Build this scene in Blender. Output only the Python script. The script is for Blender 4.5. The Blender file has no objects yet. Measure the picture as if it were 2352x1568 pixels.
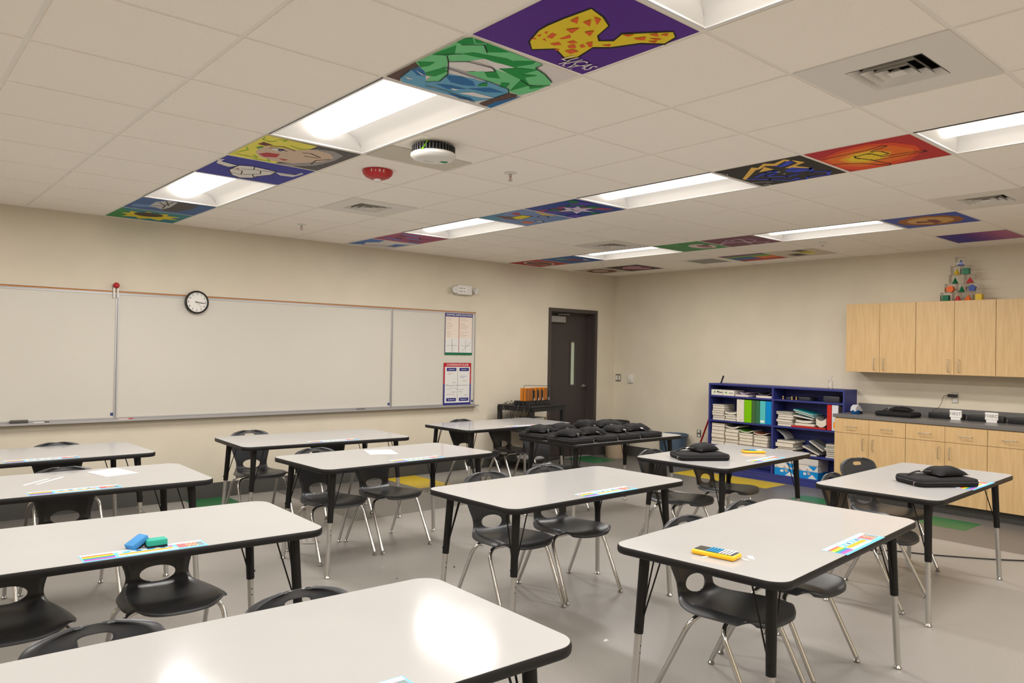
# Classroom scene, built object by object
import bpy, bmesh, math, random
from mathutils import Vector, Matrix
C = bpy.context.scene.collection
PI = math.pi
rnd = random.Random(7)

# ------------------------------------------------------------------ materials
def lin(c):
    return tuple(((v/255/12.92) if v/255 <= .04045 else ((v/255+.055)/1.055)**2.4) for v in c) + (1.0,)
MATS = {}
def M(name, rgb, rough=.5, metal=0.0, spec=.5, noise=0.0, nscale=60, bump=0.0, bscale=None, coat=0.0, vary_rough=0.0):
    if name in MATS: return MATS[name]
    m = bpy.data.materials.new(name); m.use_nodes = True
    nt = m.node_tree; b = nt.nodes['Principled BSDF']
    b.inputs['Base Color'].default_value = lin(rgb)
    b.inputs['Roughness'].default_value = rough
    b.inputs['Metallic'].default_value = metal
    b.inputs['Specular IOR Level'].default_value = spec
    b.inputs['Coat Weight'].default_value = coat
    if noise or bump or vary_rough:
        tc = nt.nodes.new('ShaderNodeTexCoord')
        n = nt.nodes.new('ShaderNodeTexNoise'); n.inputs['Scale'].default_value = nscale; n.inputs['Detail'].default_value = 6
        nt.links.new(tc.outputs['Object'], n.inputs['Vector'])
        if noise:
            r = nt.nodes.new('ShaderNodeValToRGB')
            c = lin(rgb)
            r.color_ramp.elements[0].position = .3; r.color_ramp.elements[1].position = .7
            r.color_ramp.elements[0].color = tuple(max(0, v*(1-noise)) for v in c[:3])+(1,)
            r.color_ramp.elements[1].color = tuple(min(1, v*(1+noise)) for v in c[:3])+(1,)
            nt.links.new(n.outputs['Fac'], r.inputs['Fac']); nt.links.new(r.outputs['Color'], b.inputs['Base Color'])
        if vary_rough:
            mr = nt.nodes.new('ShaderNodeMapRange')
            mr.inputs['To Min'].default_value = rough-vary_rough; mr.inputs['To Max'].default_value = rough+vary_rough
            nt.links.new(n.outputs['Fac'], mr.inputs['Value']); nt.links.new(mr.outputs['Result'], b.inputs['Roughness'])
        if bump:
            n2 = nt.nodes.new('ShaderNodeTexNoise'); n2.inputs['Scale'].default_value = bscale or nscale; n2.inputs['Detail'].default_value = 3
            nt.links.new(tc.outputs['Object'], n2.inputs['Vector'])
            bp = nt.nodes.new('ShaderNodeBump'); bp.inputs['Strength'].default_value = bump; bp.inputs['Distance'].default_value = .002
            nt.links.new(n2.outputs['Fac'], bp.inputs['Height']); nt.links.new(bp.outputs['Normal'], b.inputs['Normal'])
    MATS[name] = m
    return m
def MC(rgb, rough=.55):
    return M('paint_%d_%d_%d' % tuple(rgb), rgb, rough, spec=.2)
def emit(name, rgb, s):
    m = bpy.data.materials.new(name); m.use_nodes = True
    b = m.node_tree.nodes['Principled BSDF']
    b.inputs['Base Color'].default_value = lin(rgb)
    b.inputs['Emission Color'].default_value = lin(rgb); b.inputs['Emission Strength'].default_value = s
    return m
def wood(name, a, b_, axis='Z'):
    m = bpy.data.materials.new(name); m.use_nodes = True
    nt = m.node_tree; b = nt.nodes['Principled BSDF']; b.inputs['Roughness'].default_value = .38
    tc = nt.nodes.new('ShaderNodeTexCoord'); mp = nt.nodes.new('ShaderNodeMapping')
    mp.inputs['Scale'].default_value = (30, 30, 2.2)
    n = nt.nodes.new('ShaderNodeTexNoise'); n.inputs['Scale'].default_value = 1.6; n.inputs['Detail'].default_value = 8; n.inputs['Distortion'].default_value = .6
    r = nt.nodes.new('ShaderNodeValToRGB')
    r.color_ramp.elements[0].position = .3; r.color_ramp.elements[1].position = .72
    r.color_ramp.elements[0].color = lin(a); r.color_ramp.elements[1].color = lin(b_)
    nt.links.new(tc.outputs['Object'], mp.inputs['Vector']); nt.links.new(mp.outputs['Vector'], n.inputs['Vector'])
    nt.links.new(n.outputs['Fac'], r.inputs['Fac']); nt.links.new(r.outputs['Color'], b.inputs['Base Color'])
    return m
def clear_plastic(name):
    m = bpy.data.materials.new(name); m.use_nodes = True
    nt = m.node_tree; nt.nodes.remove(nt.nodes['Principled BSDF'])
    out = nt.nodes['Material Output']
    t = nt.nodes.new('ShaderNodeBsdfTransparent'); t.inputs['Color'].default_value = (.985, .985, .985, 1)
    g = nt.nodes.new('ShaderNodeBsdfGlossy'); g.inputs['Roughness'].default_value = .05
    mx = nt.nodes.new('ShaderNodeMixShader'); fr = nt.nodes.new('ShaderNodeFresnel'); fr.inputs['IOR'].default_value = 1.14
    nt.links.new(fr.outputs['Fac'], mx.inputs['Fac']); nt.links.new(t.outputs['BSDF'], mx.inputs[1]); nt.links.new(g.outputs['BSDF'], mx.inputs[2])
    nt.links.new(mx.outputs['Shader'], out.inputs['Surface'])
    return m

# ------------------------------------------------------------------ mesh builder
class MB:
    def __init__(s): s.v = []; s.f = []; s.m = []
    def add(s, vs, fs, mi=0):
        o = len(s.v); s.v += [tuple(v) for v in vs]
        for f in fs: s.f.append(tuple(o+i for i in f)); s.m.append(mi)
        return s
    def box(s, x0, x1, y0, y1, z0, z1, mi=0, mat=None):
        vs = [(x, y, z) for z in (z0, z1) for y in (y0, y1) for x in (x0, x1)]
        if mat is not None: vs = [mat @ Vector(v) for v in vs]
        return s.add(vs, [(0, 2, 3, 1), (4, 5, 7, 6), (0, 1, 5, 4), (2, 6, 7, 3), (0, 4, 6, 2), (1, 3, 7, 5)], mi)
    def rbox(s, x0, x1, y0, y1, z0, z1, r=.004, seg=2, mi=0, mat=None):
        bm = bmesh.new(); bmesh.ops.create_cube(bm, size=1)
        for v in bm.verts: v.co = Vector(((x0+x1)/2+v.co.x*(x1-x0), (y0+y1)/2+v.co.y*(y1-y0), (z0+z1)/2+v.co.z*(z1-z0)))
        r = min(r, .49*min(x1-x0, y1-y0, z1-z0))
        bmesh.ops.bevel(bm, geom=bm.edges[:], offset=r, segments=seg, profile=.5, affect='EDGES')
        return s.bm(bm, mi, mat)
    def bm(s, bm, mi=0, mat=None):
        bm.verts.index_update()
        s.add([(mat @ v.co) if mat is not None else v.co for v in bm.verts], [[v.index for v in f.verts] for f in bm.faces], mi); bm.free(); return s
    def tube(s, pts, r, n=10, mi=0, cap=True, radii=None):
        pts = [Vector(p) for p in pts]; rings = []
        up = None
        for i, p in enumerate(pts):
            t = (pts[min(i+1, len(pts)-1)]-pts[max(i-1, 0)]).normalized()
            if up is None:
                a = Vector((0, 0, 1)) if abs(t.z) < .9 else Vector((1, 0, 0)); up = (a-t*a.dot(t)).normalized()
            else:
                up = (up-t*up.dot(t)).normalized()
            sd = t.cross(up); rr = radii[i] if radii else r
            rings.append([p+up*math.cos(2*PI*k/n)*rr+sd*math.sin(2*PI*k/n)*rr for k in range(n)])
        vs = [v for ring in rings for v in ring]; fs = []
        for i in range(len(rings)-1):
            for k in range(n): fs.append((i*n+k, i*n+(k+1) % n, (i+1)*n+(k+1) % n, (i+1)*n+k))
        if cap:
            fs.append(tuple(range(n-1, -1, -1))); fs.append(tuple((len(rings)-1)*n+k for k in range(n)))
        return s.add(vs, fs, mi)
    def lathe(s, prof, n=24, mi=0, mat=None, sx=1, sy=1, cap=True):
        vs = []; fs = []
        for r, z in prof:
            for k in range(n):
                v = Vector((r*math.cos(2*PI*k/n)*sx, r*math.sin(2*PI*k/n)*sy, z)); vs.append(mat @ v if mat is not None else v)
        for i in range(len(prof)-1):
            for k in range(n): fs.append((i*n+k, i*n+(k+1) % n, (i+1)*n+(k+1) % n, (i+1)*n+k))
        if cap and prof[0][0] > 1e-5: fs.append(tuple(range(n-1, -1, -1)))
        if cap and prof[-1][0] > 1e-5: fs.append(tuple((len(prof)-1)*n+k for k in range(n)))
        return s.add(vs, fs, mi)
    def prism(s, pts, z0, z1, mi=0, mat=None):
        n = len(pts); vs = [Vector((x, y, z0)) for x, y in pts]+[Vector((x, y, z1)) for x, y in pts]
        if mat is not None: vs = [mat @ v for v in vs]
        fs = [tuple(range(n-1, -1, -1)), tuple(range(n, 2*n))]+[(k, (k+1) % n, n+(k+1) % n, n+k) for k in range(n)]
        return s.add(vs, fs, mi)
    def poly(s, pts, mi=0):
        return s.add(pts, [tuple(range(len(pts)))], mi)
    def build(s, name, mats, parent=None, smooth=False, loc=None, ang=None):
        me = bpy.data.meshes.new(name); me.from_pydata([tuple(v) for v in s.v], [], s.f)
        if not isinstance(mats, (list, tuple)): mats = [mats]
        for m in mats: me.materials.append(m)
        me.polygons.foreach_set('material_index', s.m)
        bm = bmesh.new(); bm.from_mesh(me); bmesh.ops.remove_doubles(bm, verts=bm.verts, dist=1e-6); bmesh.ops.recalc_face_normals(bm, faces=bm.faces)
        if smooth:
            a = math.radians(ang or 40)
            for f in bm.faces: f.smooth = True
            for e in bm.edges:
                if len(e.link_faces) == 2 and e.calc_face_angle(0) > a: e.smooth = False
        bm.to_mesh(me); bm.free(); me.update()
        o = bpy.data.objects.new(name, me); C.objects.link(o)
        if parent is not None: o.parent = parent
        if loc is not None: o.location = loc
        return o
def flatbuild(mb, name, mats, parent=None):
    """like build() but keeps winding (for flat art)"""
    me = bpy.data.meshes.new(name); me.from_pydata([tuple(v) for v in mb.v], [], mb.f)
    for m in mats: me.materials.append(m)
    me.polygons.foreach_set('material_index', mb.m); me.update()
    o = bpy.data.objects.new(name, me); C.objects.link(o)
    if parent is not None: o.parent = parent
    return o
def fillet(pts, r, seg=6):
    pts = [Vector(p) for p in pts]; out = [pts[0]]
    for i in range(1, len(pts)-1):
        a, b, c = pts[i-1], pts[i], pts[i+1]
        d1 = (a-b).normalized(); d2 = (c-b).normalized(); rr = min(r, .49*(a-b).length, .49*(c-b).length)
        p0 = b+d1*rr; p1 = b+d2*rr
        for k in range(seg+1):
            t = k/seg; out.append(p0*(1-t)**2+b*2*t*(1-t)+p1*t*t)
    out.append(pts[-1]); return out
def roundrect(l, w, r, n=8):
    o = []
    for cx, cy, a0 in ((l/2-r, w/2-r, 0), (-l/2+r, w/2-r, PI/2), (-l/2+r, -w/2+r, PI), (l/2-r, -w/2+r, 1.5*PI)):
        for k in range(n+1):
            a = a0+PI/2*k/n; o.append((cx+r*math.cos(a), cy+r*math.sin(a)))
    return o
def thing(name, label, cat, loc=(0, 0, 0), rz=0, group=None):
    o = bpy.data.objects.new(name, None); C.objects.link(o); o.empty_display_size = .05
    o.location = loc; o.rotation_euler = (0, 0, rz); o['label'] = label; o['category'] = cat
    if group: o['group'] = group
    return o
def tag(o, label, cat, group=None, kind=None):
    o['label'] = label; o['category'] = cat
    if group: o['group'] = group
    if kind: o['kind'] = kind
    return o
def struct(o): o['kind'] = 'structure'; return o
def dup(o, parent=None):
    c = o.copy(); C.objects.link(c); c.parent = parent
    for k in list(o.children): dup(k, c)
    return c
def txt(s, size, loc, rot, mat, parent, name='lettering', ex=.0004, align='CENTER', shear=0, spacing=1.0, sx=1.0):
    cu = bpy.data.curves.new(name, 'FONT'); cu.body = s; cu.size = size; cu.align_x = align; cu.align_y = 'CENTER'; cu.extrude = ex; cu.shear = shear; cu.space_character = spacing
    cu.resolution_u = 3
    t = bpy.data.objects.new(name, cu); C.objects.link(t)
    me = bpy.data.meshes.new_from_object(t); bpy.data.objects.remove(t)
    me.materials.clear(); me.materials.append(mat)
    o = bpy.data.objects.new(name, me); C.objects.link(o)
    if parent is not None: o.parent = parent
    o.location = loc; o.rotation_euler = rot; o.scale = (sx, 1, 1)
    return o
BW = (PI/2, 0, 0)            # lettering on the board wall
CW = (PI/2, 0, -PI/2)        # lettering on the cabinet wall

# ------------------------------------------------------------------ palette
WALL = M('wall_paint', (215, 205, 186), .85, spec=.25, noise=.03, nscale=3, bump=.06, bscale=240)
WALL2 = M('wall_paint_right', (218, 208, 188), .85, spec=.25, noise=.03, nscale=3, bump=.06, bscale=240)
CEILM = M('ceiling_tile_board', (249, 242, 232), .95, spec=.1, noise=.05, nscale=380, bump=.25, bscale=420)
GRID = M('ceiling_grid_paint', (240, 235, 226), .6, spec=.3)
FLOORM = M('vinyl_floor_light', (150, 145, 139), .36, spec=.4, noise=.3, nscale=260, vary_rough=.06)
FDARK = M('vinyl_floor_dark', (106, 102, 98), .36, spec=.4, noise=.3, nscale=260)
FGREEN = M('vinyl_floor_green', (40, 104, 62), .36, spec=.4, noise=.1, nscale=150)
FYEL = M('vinyl_floor_yellow', (208, 178, 44), .36, spec=.4, noise=.08, nscale=150)
BASEM = M('rubber_base', (74, 72, 68), .55)
WHITE_LAM = M('white_laminate', (179, 177, 175), .12, spec=.16, noise=.012, nscale=4, vary_rough=.03)
BLACKEDGE = M('black_bumper_edge', (22, 20, 21), .45, spec=.35, noise=.15, nscale=40)
BLACKMET = M('black_powder_coat', (16, 15, 15), .45, spec=.35)
CHROME = M('chrome', (205, 203, 200), .16, metal=1, vary_rough=.06, nscale=20)
STEEL = M('brushed_steel', (190, 186, 180), .3, metal=1)
SHELL = M('charcoal_plastic', (55, 56, 59), .34, spec=.55, noise=.06, nscale=90, bump=.1, bscale=500)
ALU = M('anodised_aluminium', (186, 184, 184), .4, metal=.6)
WB = M('whiteboard_enamel', (206, 201, 190), .22, spec=.4, noise=.01, nscale=2)
DOORM = M('door_dark_brown', (62, 54, 52), .5, noise=.06, nscale=200)
FRAMEM = M('door_frame_bronze', (70, 63, 59), .45)
_nt = WHITE_LAM.node_tree; _tc = _nt.nodes.new('ShaderNodeTexCoord'); _mp = _nt.nodes.new('ShaderNodeMapping'); _mp.inputs['Scale'].default_value = (4, 160, 1)
_nz = _nt.nodes.new('ShaderNodeTexNoise'); _nz.inputs['Scale'].default_value = 2.5; _nz.inputs['Detail'].default_value = 4; _bp = _nt.nodes.new('ShaderNodeBump'); _bp.inputs['Strength'].default_value = .02; _bp.inputs['Distance'].default_value = .002
_nt.links.new(_tc.outputs['Object'], _mp.inputs['Vector']); _nt.links.new(_mp.outputs['Vector'], _nz.inputs['Vector']); _nt.links.new(_nz.outputs['Fac'], _bp.inputs['Height']); _nt.links.new(_bp.outputs['Normal'], _nt.nodes['Principled BSDF'].inputs['Normal'])
MAPLE = wood('maple_laminate', (196, 161, 112), (212, 179, 130))
BLUEM = M('blue_melamine', (46, 52, 122), .5, noise=.05, nscale=30)
COUNTER = M('grey_counter', (108, 105, 103), .28, noise=.1, nscale=200)
BLACKFAB = M('black_nylon', (26, 25, 26), .8, spec=.3, noise=.2, nscale=300, bump=.4, bscale=700)
BLACKPL = M('black_plastic', (24, 23, 24), .4)
WHITEPL = M('white_plastic', (222, 219, 214), .4)
WHITEP = M('white_paper', (236, 232, 228), .7, spec=.2)
PAGES = M('cream_pages', (222, 212, 196), .85, spec=.1, noise=.1, nscale=60)
REDPL = M('red_plastic', (176, 28, 32), .4)
INK = M('black_ink', (30, 28, 28), .7)
GREYINK = M('grey_ink', (140, 132, 124), .7)
CLEAR = clear_plastic('clear_acrylic')
LENS_E = 4.6; LAMP_W = 29.5
EXPO = 0.10
PAINTINGS = [
('painted ceiling tile of green foliage over blue stream water',1,-1,(225,218,214),(('p',(88,64,58),((0.012,0.966),(0.012,0.59),(0.075,0.63),(0.059,0.734),(0.09,0.908),(0.139,0.977))),('p',(98,165,200),((0.09,0.908),(0.059,0.734),(0.075,0.63),(0.151,0.682),(0.272,0.85),(0.333,0.771),(0.299,0.614),(0.613,0.541),(0.792,0.549),(0.845,0.603),(0.876,0.746),(0.798,0.958),(0.377,0.988),(0.151,0.986))),('p',(185,185,188),((0.194,0.527),(0.253,0.495),(0.614,0.528),(0.537,0.575))),('p',(16,105,165),((0.066,0.728),(0.107,0.635),(0.212,0.772),(0.154,0.79))),('p',(16,105,165),((0.297,0.653),(0.399,0.592),(0.516,0.614),(0.59,0.683),(0.502,0.728),(0.408,0.738))),('p',(16,105,165),((0.344,0.839),(0.442,0.785),(0.585,0.77),(0.48,0.871))),('p',(16,105,165),((0.518,0.941),(0.715,0.903),(0.788,0.945),(0.672,0.988))),('p',(16,105,165),((0.576,0.758),(0.686,0.631),(0.829,0.64),(0.713,0.73))),('p',(230,226,224),((0.341,0.923),(0.434,0.895),(0.384,0.931))),('p',(230,226,224),((0.481,0.837),(0.548,0.815),(0.523,0.859))),('p',(230,226,224),((0.579,0.882),(0.653,0.789),(0.864,0.781),(0.776,0.843))),('p',(230,226,224),((0.096,0.864),(0.186,0.874),(0.15,0.893))),('p',(230,226,224),((0.087,0.708),(0.204,0.76),(0.167,0.758))),('p',(112,205,138),((0.012,0.59),(0.012,0.06),(0.042,0.012),(0.157,0.018),(0.172,0.012),(0.575,0.031),(0.649,0.029),(0.658,0.107),(0.783,0.149),(0.922,0.224),(0.96,0.286),(0.97,0.461),(0.946,0.599),(0.814,0.591),(0.752,0.487),(0.693,0.543),(0.627,0.449),(0.502,0.345),(0.439,0.299),(0.312,0.216),(0.254,0.338),(0.159,0.429),(0.299,0.614),(0.333,0.771),(0.268,0.853),(0.241,0.744),(0.079,0.644))),('p',(230,226,224),((0.16,0.428),(0.284,0.316),(0.447,0.309),(0.502,0.345),(0.441,0.423),(0.318,0.486),(0.202,0.498))),('p',(112,205,138),((0.363,0.497),(0.446,0.399),(0.618,0.438),(0.735,0.345),(0.752,0.487),(0.613,0.541))),('p',(230,226,224),((0.305,0.223),(0.405,0.228),(0.519,0.187),(0.685,0.318),(0.53,0.318),(0.462,0.312))),('p',(0,145,62),((0.012,0.135),(0.012,0.06),(0.042,0.012),(0.11,0.079),(0.058,0.142))),('p',(0,145,62),((0.012,0.401),(0.039,0.175),(0.114,0.291),(0.095,0.358))),('p',(0,145,62),((0.157,0.018),(0.357,0.028),(0.252,0.128),(0.189,0.079))),('p',(0,145,62),((0.063,0.019),(0.088,0.012),(0.154,0.021),(0.109,0.064))),('p',(0,145,62),((0.147,0.259),(0.186,0.191),(0.412,0.12),(0.555,0.135),(0.558,0.203),(0.305,0.223))),('p',(0,145,62),((0.469,0.116),(0.585,0.022),(0.598,0.077),(0.555,0.171))),('p',(0,145,62),((0.012,0.573),(0.104,0.498),(0.113,0.576),(0.086,0.637))),('p',(0,145,62),((0.166,0.704),(0.204,0.541),(0.264,0.574),(0.255,0.712),(0.2,0.746))),('p',(0,145,62),((0.483,0.292),(0.579,0.183),(0.694,0.125),(0.67,0.257),(0.854,0.388),(0.829,0.576),(0.735,0.345))),('p',(0,145,62),((0.854,0.388),(0.955,0.331),(0.904,0.442))),('p',(0,145,62),((0.67,0.257),(0.766,0.203),(0.722,0.301))),('p',(0,145,62),((0.455,0.409),(0.502,0.345),(0.61,0.428),(0.528,0.469))),('p',(0,145,62),((0.579,0.613),(0.598,0.555),(0.643,0.611),(0.592,0.661))),('p',(0,145,62),((0.671,0.485),(0.724,0.454),(0.766,0.534),(0.719,0.558))),('p',(88,64,58),((0.842,0.961),(0.851,0.618),(0.939,0.607),(0.953,0.924),(0.906,0.97))),('p',(16,105,165),((0.914,0.962),(0.905,0.831),(0.968,0.592),(0.974,0.975))),('l',(20,18,18),0.008,((0.098,0.354),(0.162,0.426),(0.295,0.617),(0.333,0.771),(0.268,0.853))),('l',(20,18,18),0.008,((0.159,0.429),(0.254,0.338),(0.447,0.309),(0.502,0.345))),('l',(20,18,18),0.008,((0.09,0.908),(0.059,0.734),(0.075,0.63))),('l',(20,18,18),0.008,((0.058,0.142),(0.161,0.044),(0.252,0.128))),('l',(20,18,18),0.008,((0.012,0.401),(0.114,0.291),(0.147,0.259))),('l',(20,18,18),0.008,((0.194,0.527),(0.614,0.528),(0.792,0.549),(0.845,0.603))),('l',(20,18,18),0.008,((0.309,0.913),(0.498,0.896),(0.798,0.958))),('l',(20,18,18),0.008,((0.735,0.345),(0.854,0.388),(0.96,0.286))),('l',(20,18,18),0.008,((0.922,0.224),(0.783,0.149),(0.658,0.107),(0.649,0.029))))),
('purple painted ceiling tile with yellow and orange giraffe pattern',1,-2,(84,34,138),(('p',(20,18,18),((0.331,0.824),(0.263,0.667),(0.246,0.57),(0.253,0.43),(0.276,0.237),(0.418,0.266),(0.533,0.325),(0.588,0.465),(0.643,0.504),(0.696,0.442),(0.653,0.342),(0.857,0.113),(0.949,0.157),(0.988,0.278),(0.871,0.376),(0.787,0.546),(0.704,0.626),(0.752,0.802),(0.723,0.883),(0.543,0.804),(0.443,0.914))),('p',(232,205,40),((0.341,0.815),(0.276,0.663),(0.266,0.578),(0.271,0.443),(0.291,0.251),(0.416,0.28),(0.524,0.334),(0.579,0.474),(0.646,0.524),(0.715,0.459),(0.674,0.355),(0.87,0.128),(0.936,0.163),(0.966,0.265),(0.851,0.36),(0.768,0.529),(0.685,0.607),(0.729,0.786),(0.701,0.861),(0.533,0.782),(0.431,0.895))),('p',(225,95,35),((0.311,0.657),(0.316,0.625),(0.342,0.67))),('p',(225,95,35),((0.305,0.719),(0.32,0.685),(0.339,0.724))),('p',(225,95,35),((0.37,0.7),(0.349,0.629),(0.388,0.626),(0.412,0.694))),('p',(225,95,35),((0.441,0.662),(0.447,0.571),(0.486,0.604),(0.46,0.657))),('p',(225,95,35),((0.319,0.791),(0.323,0.75),(0.347,0.764))),('p',(225,95,35),((0.373,0.741),(0.375,0.718),(0.413,0.74))),('p',(225,95,35),((0.451,0.754),(0.473,0.695),(0.52,0.718),(0.487,0.759))),('p',(225,95,35),((0.512,0.666),(0.518,0.617),(0.57,0.626),(0.543,0.666))),('p',(225,95,35),((0.554,0.702),(0.567,0.653),(0.619,0.685),(0.588,0.723))),('p',(225,95,35),((0.608,0.65),(0.605,0.617),(0.649,0.635),(0.641,0.664))),('p',(225,95,35),((0.605,0.593),(0.621,0.548),(0.678,0.607),(0.669,0.623))),('p',(225,95,35),((0.596,0.769),(0.614,0.711),(0.669,0.715),(0.659,0.781))),('p',(225,95,35),((0.524,0.791),(0.561,0.771),(0.56,0.803))),('p',(225,95,35),((0.699,0.549),(0.732,0.497),(0.753,0.527))),('p',(225,95,35),((0.674,0.355),(0.726,0.3),(0.722,0.352))),('p',(225,95,35),((0.762,0.342),(0.802,0.276),(0.836,0.315),(0.791,0.344))),('p',(225,95,35),((0.79,0.245),(0.811,0.198),(0.857,0.224))),('p',(225,95,35),((0.83,0.277),(0.897,0.228),(0.886,0.268))),('p',(225,95,35),((0.857,0.31),(0.901,0.268),(0.913,0.3))),('p',(225,95,35),((0.839,0.199),(0.859,0.152),(0.886,0.182))),('p',(225,95,35),((0.371,0.532),(0.418,0.461),(0.438,0.551))),('p',(225,95,35),((0.375,0.396),(0.383,0.337),(0.446,0.407))),('p',(225,95,35),((0.479,0.484),(0.507,0.43),(0.548,0.503))),('p',(225,95,35),((0.308,0.434),(0.304,0.362),(0.365,0.432))),('p',(225,95,35),((0.368,0.301),(0.424,0.298),(0.462,0.366))))),
('painted ceiling tile of a face split between yellow curls and grey',1,2,(78,74,76),(('p',(232,222,84),((0.012,0.012),(0.519,0.041),(0.506,0.988),(0.012,0.988))),('p',(150,146,146),((0.551,0.142),(0.721,0.092),(0.872,0.187),(0.906,0.445),(0.86,0.766),(0.696,0.967),(0.515,0.961),(0.637,0.839),(0.821,0.531))),('p',(208,182,158),((0.138,0.525),(0.168,0.378),(0.316,0.347),(0.457,0.295),(0.553,0.17),(0.73,0.204),(0.85,0.337),(0.832,0.553),(0.641,0.848),(0.46,0.894),(0.275,0.83),(0.175,0.679))),('p',(105,35,35),((0.066,0.366),(0.08,0.252),(0.191,0.299),(0.148,0.386))),('p',(180,30,50),((0.217,0.718),(0.265,0.608),(0.384,0.581),(0.414,0.73),(0.309,0.796))),('p',(180,30,50),((0.436,0.753),(0.547,0.726),(0.519,0.801))),('p',(235,232,230),((0.227,0.436),(0.258,0.375),(0.377,0.417),(0.315,0.479))),('e',(45,45,110),(0.323,0.417),0.03,0.05),('l',(50,30,30),0.015,((0.21,0.423),(0.272,0.379),(0.386,0.426))),('l',(90,50,30),0.02,((0.188,0.346),(0.289,0.287),(0.434,0.348))),('l',(80,50,40),0.018,((0.527,0.365),(0.598,0.336),(0.738,0.417))),('l',(80,50,40),0.014,((0.589,0.471),(0.732,0.456))),('l',(60,40,35),0.014,((0.791,0.731),(0.759,0.56),(0.838,0.414))),('l',(150,195,40),0.014,((0.021,0.085),(0.037,0.175),(0.116,0.205),(0.155,0.139))),('l',(150,195,40),0.014,((0.146,0.067),(0.217,0.051),(0.21,0.112))),('l',(150,195,40),0.014,((0.319,0.199),(0.438,0.255),(0.511,0.182))),('l',(150,195,40),0.014,((0.012,0.896),(0.081,0.64),(0.031,0.543))),('l',(150,195,40),0.014,((0.058,0.876),(0.273,0.884),(0.202,0.796))),('l',(150,195,40),0.014,((0.266,0.956),(0.426,0.928),(0.369,0.853))),('p',(60,150,60),((0.104,0.499),(0.124,0.41),(0.157,0.435),(0.134,0.517))))),
('blue painted ceiling tile with a white long-horned bull skull',1,3,(20,32,150),(('p',(226,221,216),((0.262,0.625),(0.259,0.338),(0.386,0.281),(0.541,0.32),(0.677,0.332),(0.696,0.529),(0.612,0.71),(0.609,0.834),(0.5,0.929),(0.379,0.852))),('p',(226,221,216),((0.054,0.425),(0.013,0.243),(0.055,0.181),(0.061,0.295),(0.269,0.363),(0.212,0.507))),('p',(226,221,216),((0.682,0.373),(0.891,0.331),(0.904,0.185),(0.947,0.234),(0.917,0.447),(0.782,0.48))),('l',(20,18,18),0.012,((0.265,0.548),(0.388,0.572),(0.443,0.747),(0.336,0.739))),('l',(20,18,18),0.012,((0.356,0.492),(0.457,0.427),(0.414,0.288))),('l',(20,18,18),0.012,((0.457,0.427),(0.534,0.424),(0.589,0.559),(0.536,0.653))),('l',(20,18,18),0.012,((0.534,0.424),(0.599,0.395),(0.665,0.366))),('l',(20,18,18),0.012,((0.443,0.747),(0.536,0.653),(0.602,0.784))),('p',(160,40,40),((0.292,0.521),(0.304,0.471),(0.338,0.526))),('l',(20,18,18),0.01,((0.054,0.425),(0.212,0.507),(0.269,0.363),(0.061,0.295))),('l',(20,18,18),0.01,((0.751,0.41),(0.872,0.35),(0.943,0.239))),('l',(20,18,18),0.012,((0.262,0.625),(0.379,0.852),(0.5,0.929),(0.609,0.834),(0.612,0.71),(0.696,0.529),(0.677,0.332),(0.386,0.281),(0.259,0.338),(0.262,0.625))))),
('painted ceiling tile of a bare grey tree against dark blue',1,6,(46,92,152),(('p',(90,135,185),((0.05,0.6),(0.3,0.5),(0.35,0.7),(0.1,0.85))),('p',(62,62,66),((0.514,0.907),(0.459,0.403),(0.456,0.012),(0.573,0.012),(0.769,0.076),(0.784,0.454),(0.703,0.799))),('p',(190,190,192),((0.262,0.635),(0.243,0.22),(0.341,0.012),(0.475,0.057),(0.512,0.529),(0.477,0.779),(0.372,0.678))),('l',(20,18,18),0.02,((0.274,0.598),(0.413,0.451),(0.425,0.087))),('l',(20,18,18),0.02,((0.289,0.229),(0.424,0.439),(0.458,0.711))),('l',(20,18,18),0.02,((0.331,0.071),(0.459,0.403))))),
('teal painted ceiling tile with a big yellow sunflower',1,7,(22,128,142),(('p',(45,140,75),((0.02,0.02),(0.02,0.98),(0.25,0.98),(0.35,0.6),(0.15,0.3))),('p',(226,206,34),((0.12,0.5),(0.22,0.42),(0.18,0.25),(0.34,0.3),(0.4,0.12),(0.52,0.26),(0.68,0.14),(0.7,0.32),(0.9,0.3),(0.8,0.48),(0.95,0.6),(0.76,0.64),(0.74,0.85),(0.58,0.74),(0.46,0.9),(0.38,0.74),(0.2,0.82),(0.24,0.62))),('e',(60,42,26),(0.47,0.397),0.2,0.2))),
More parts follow.
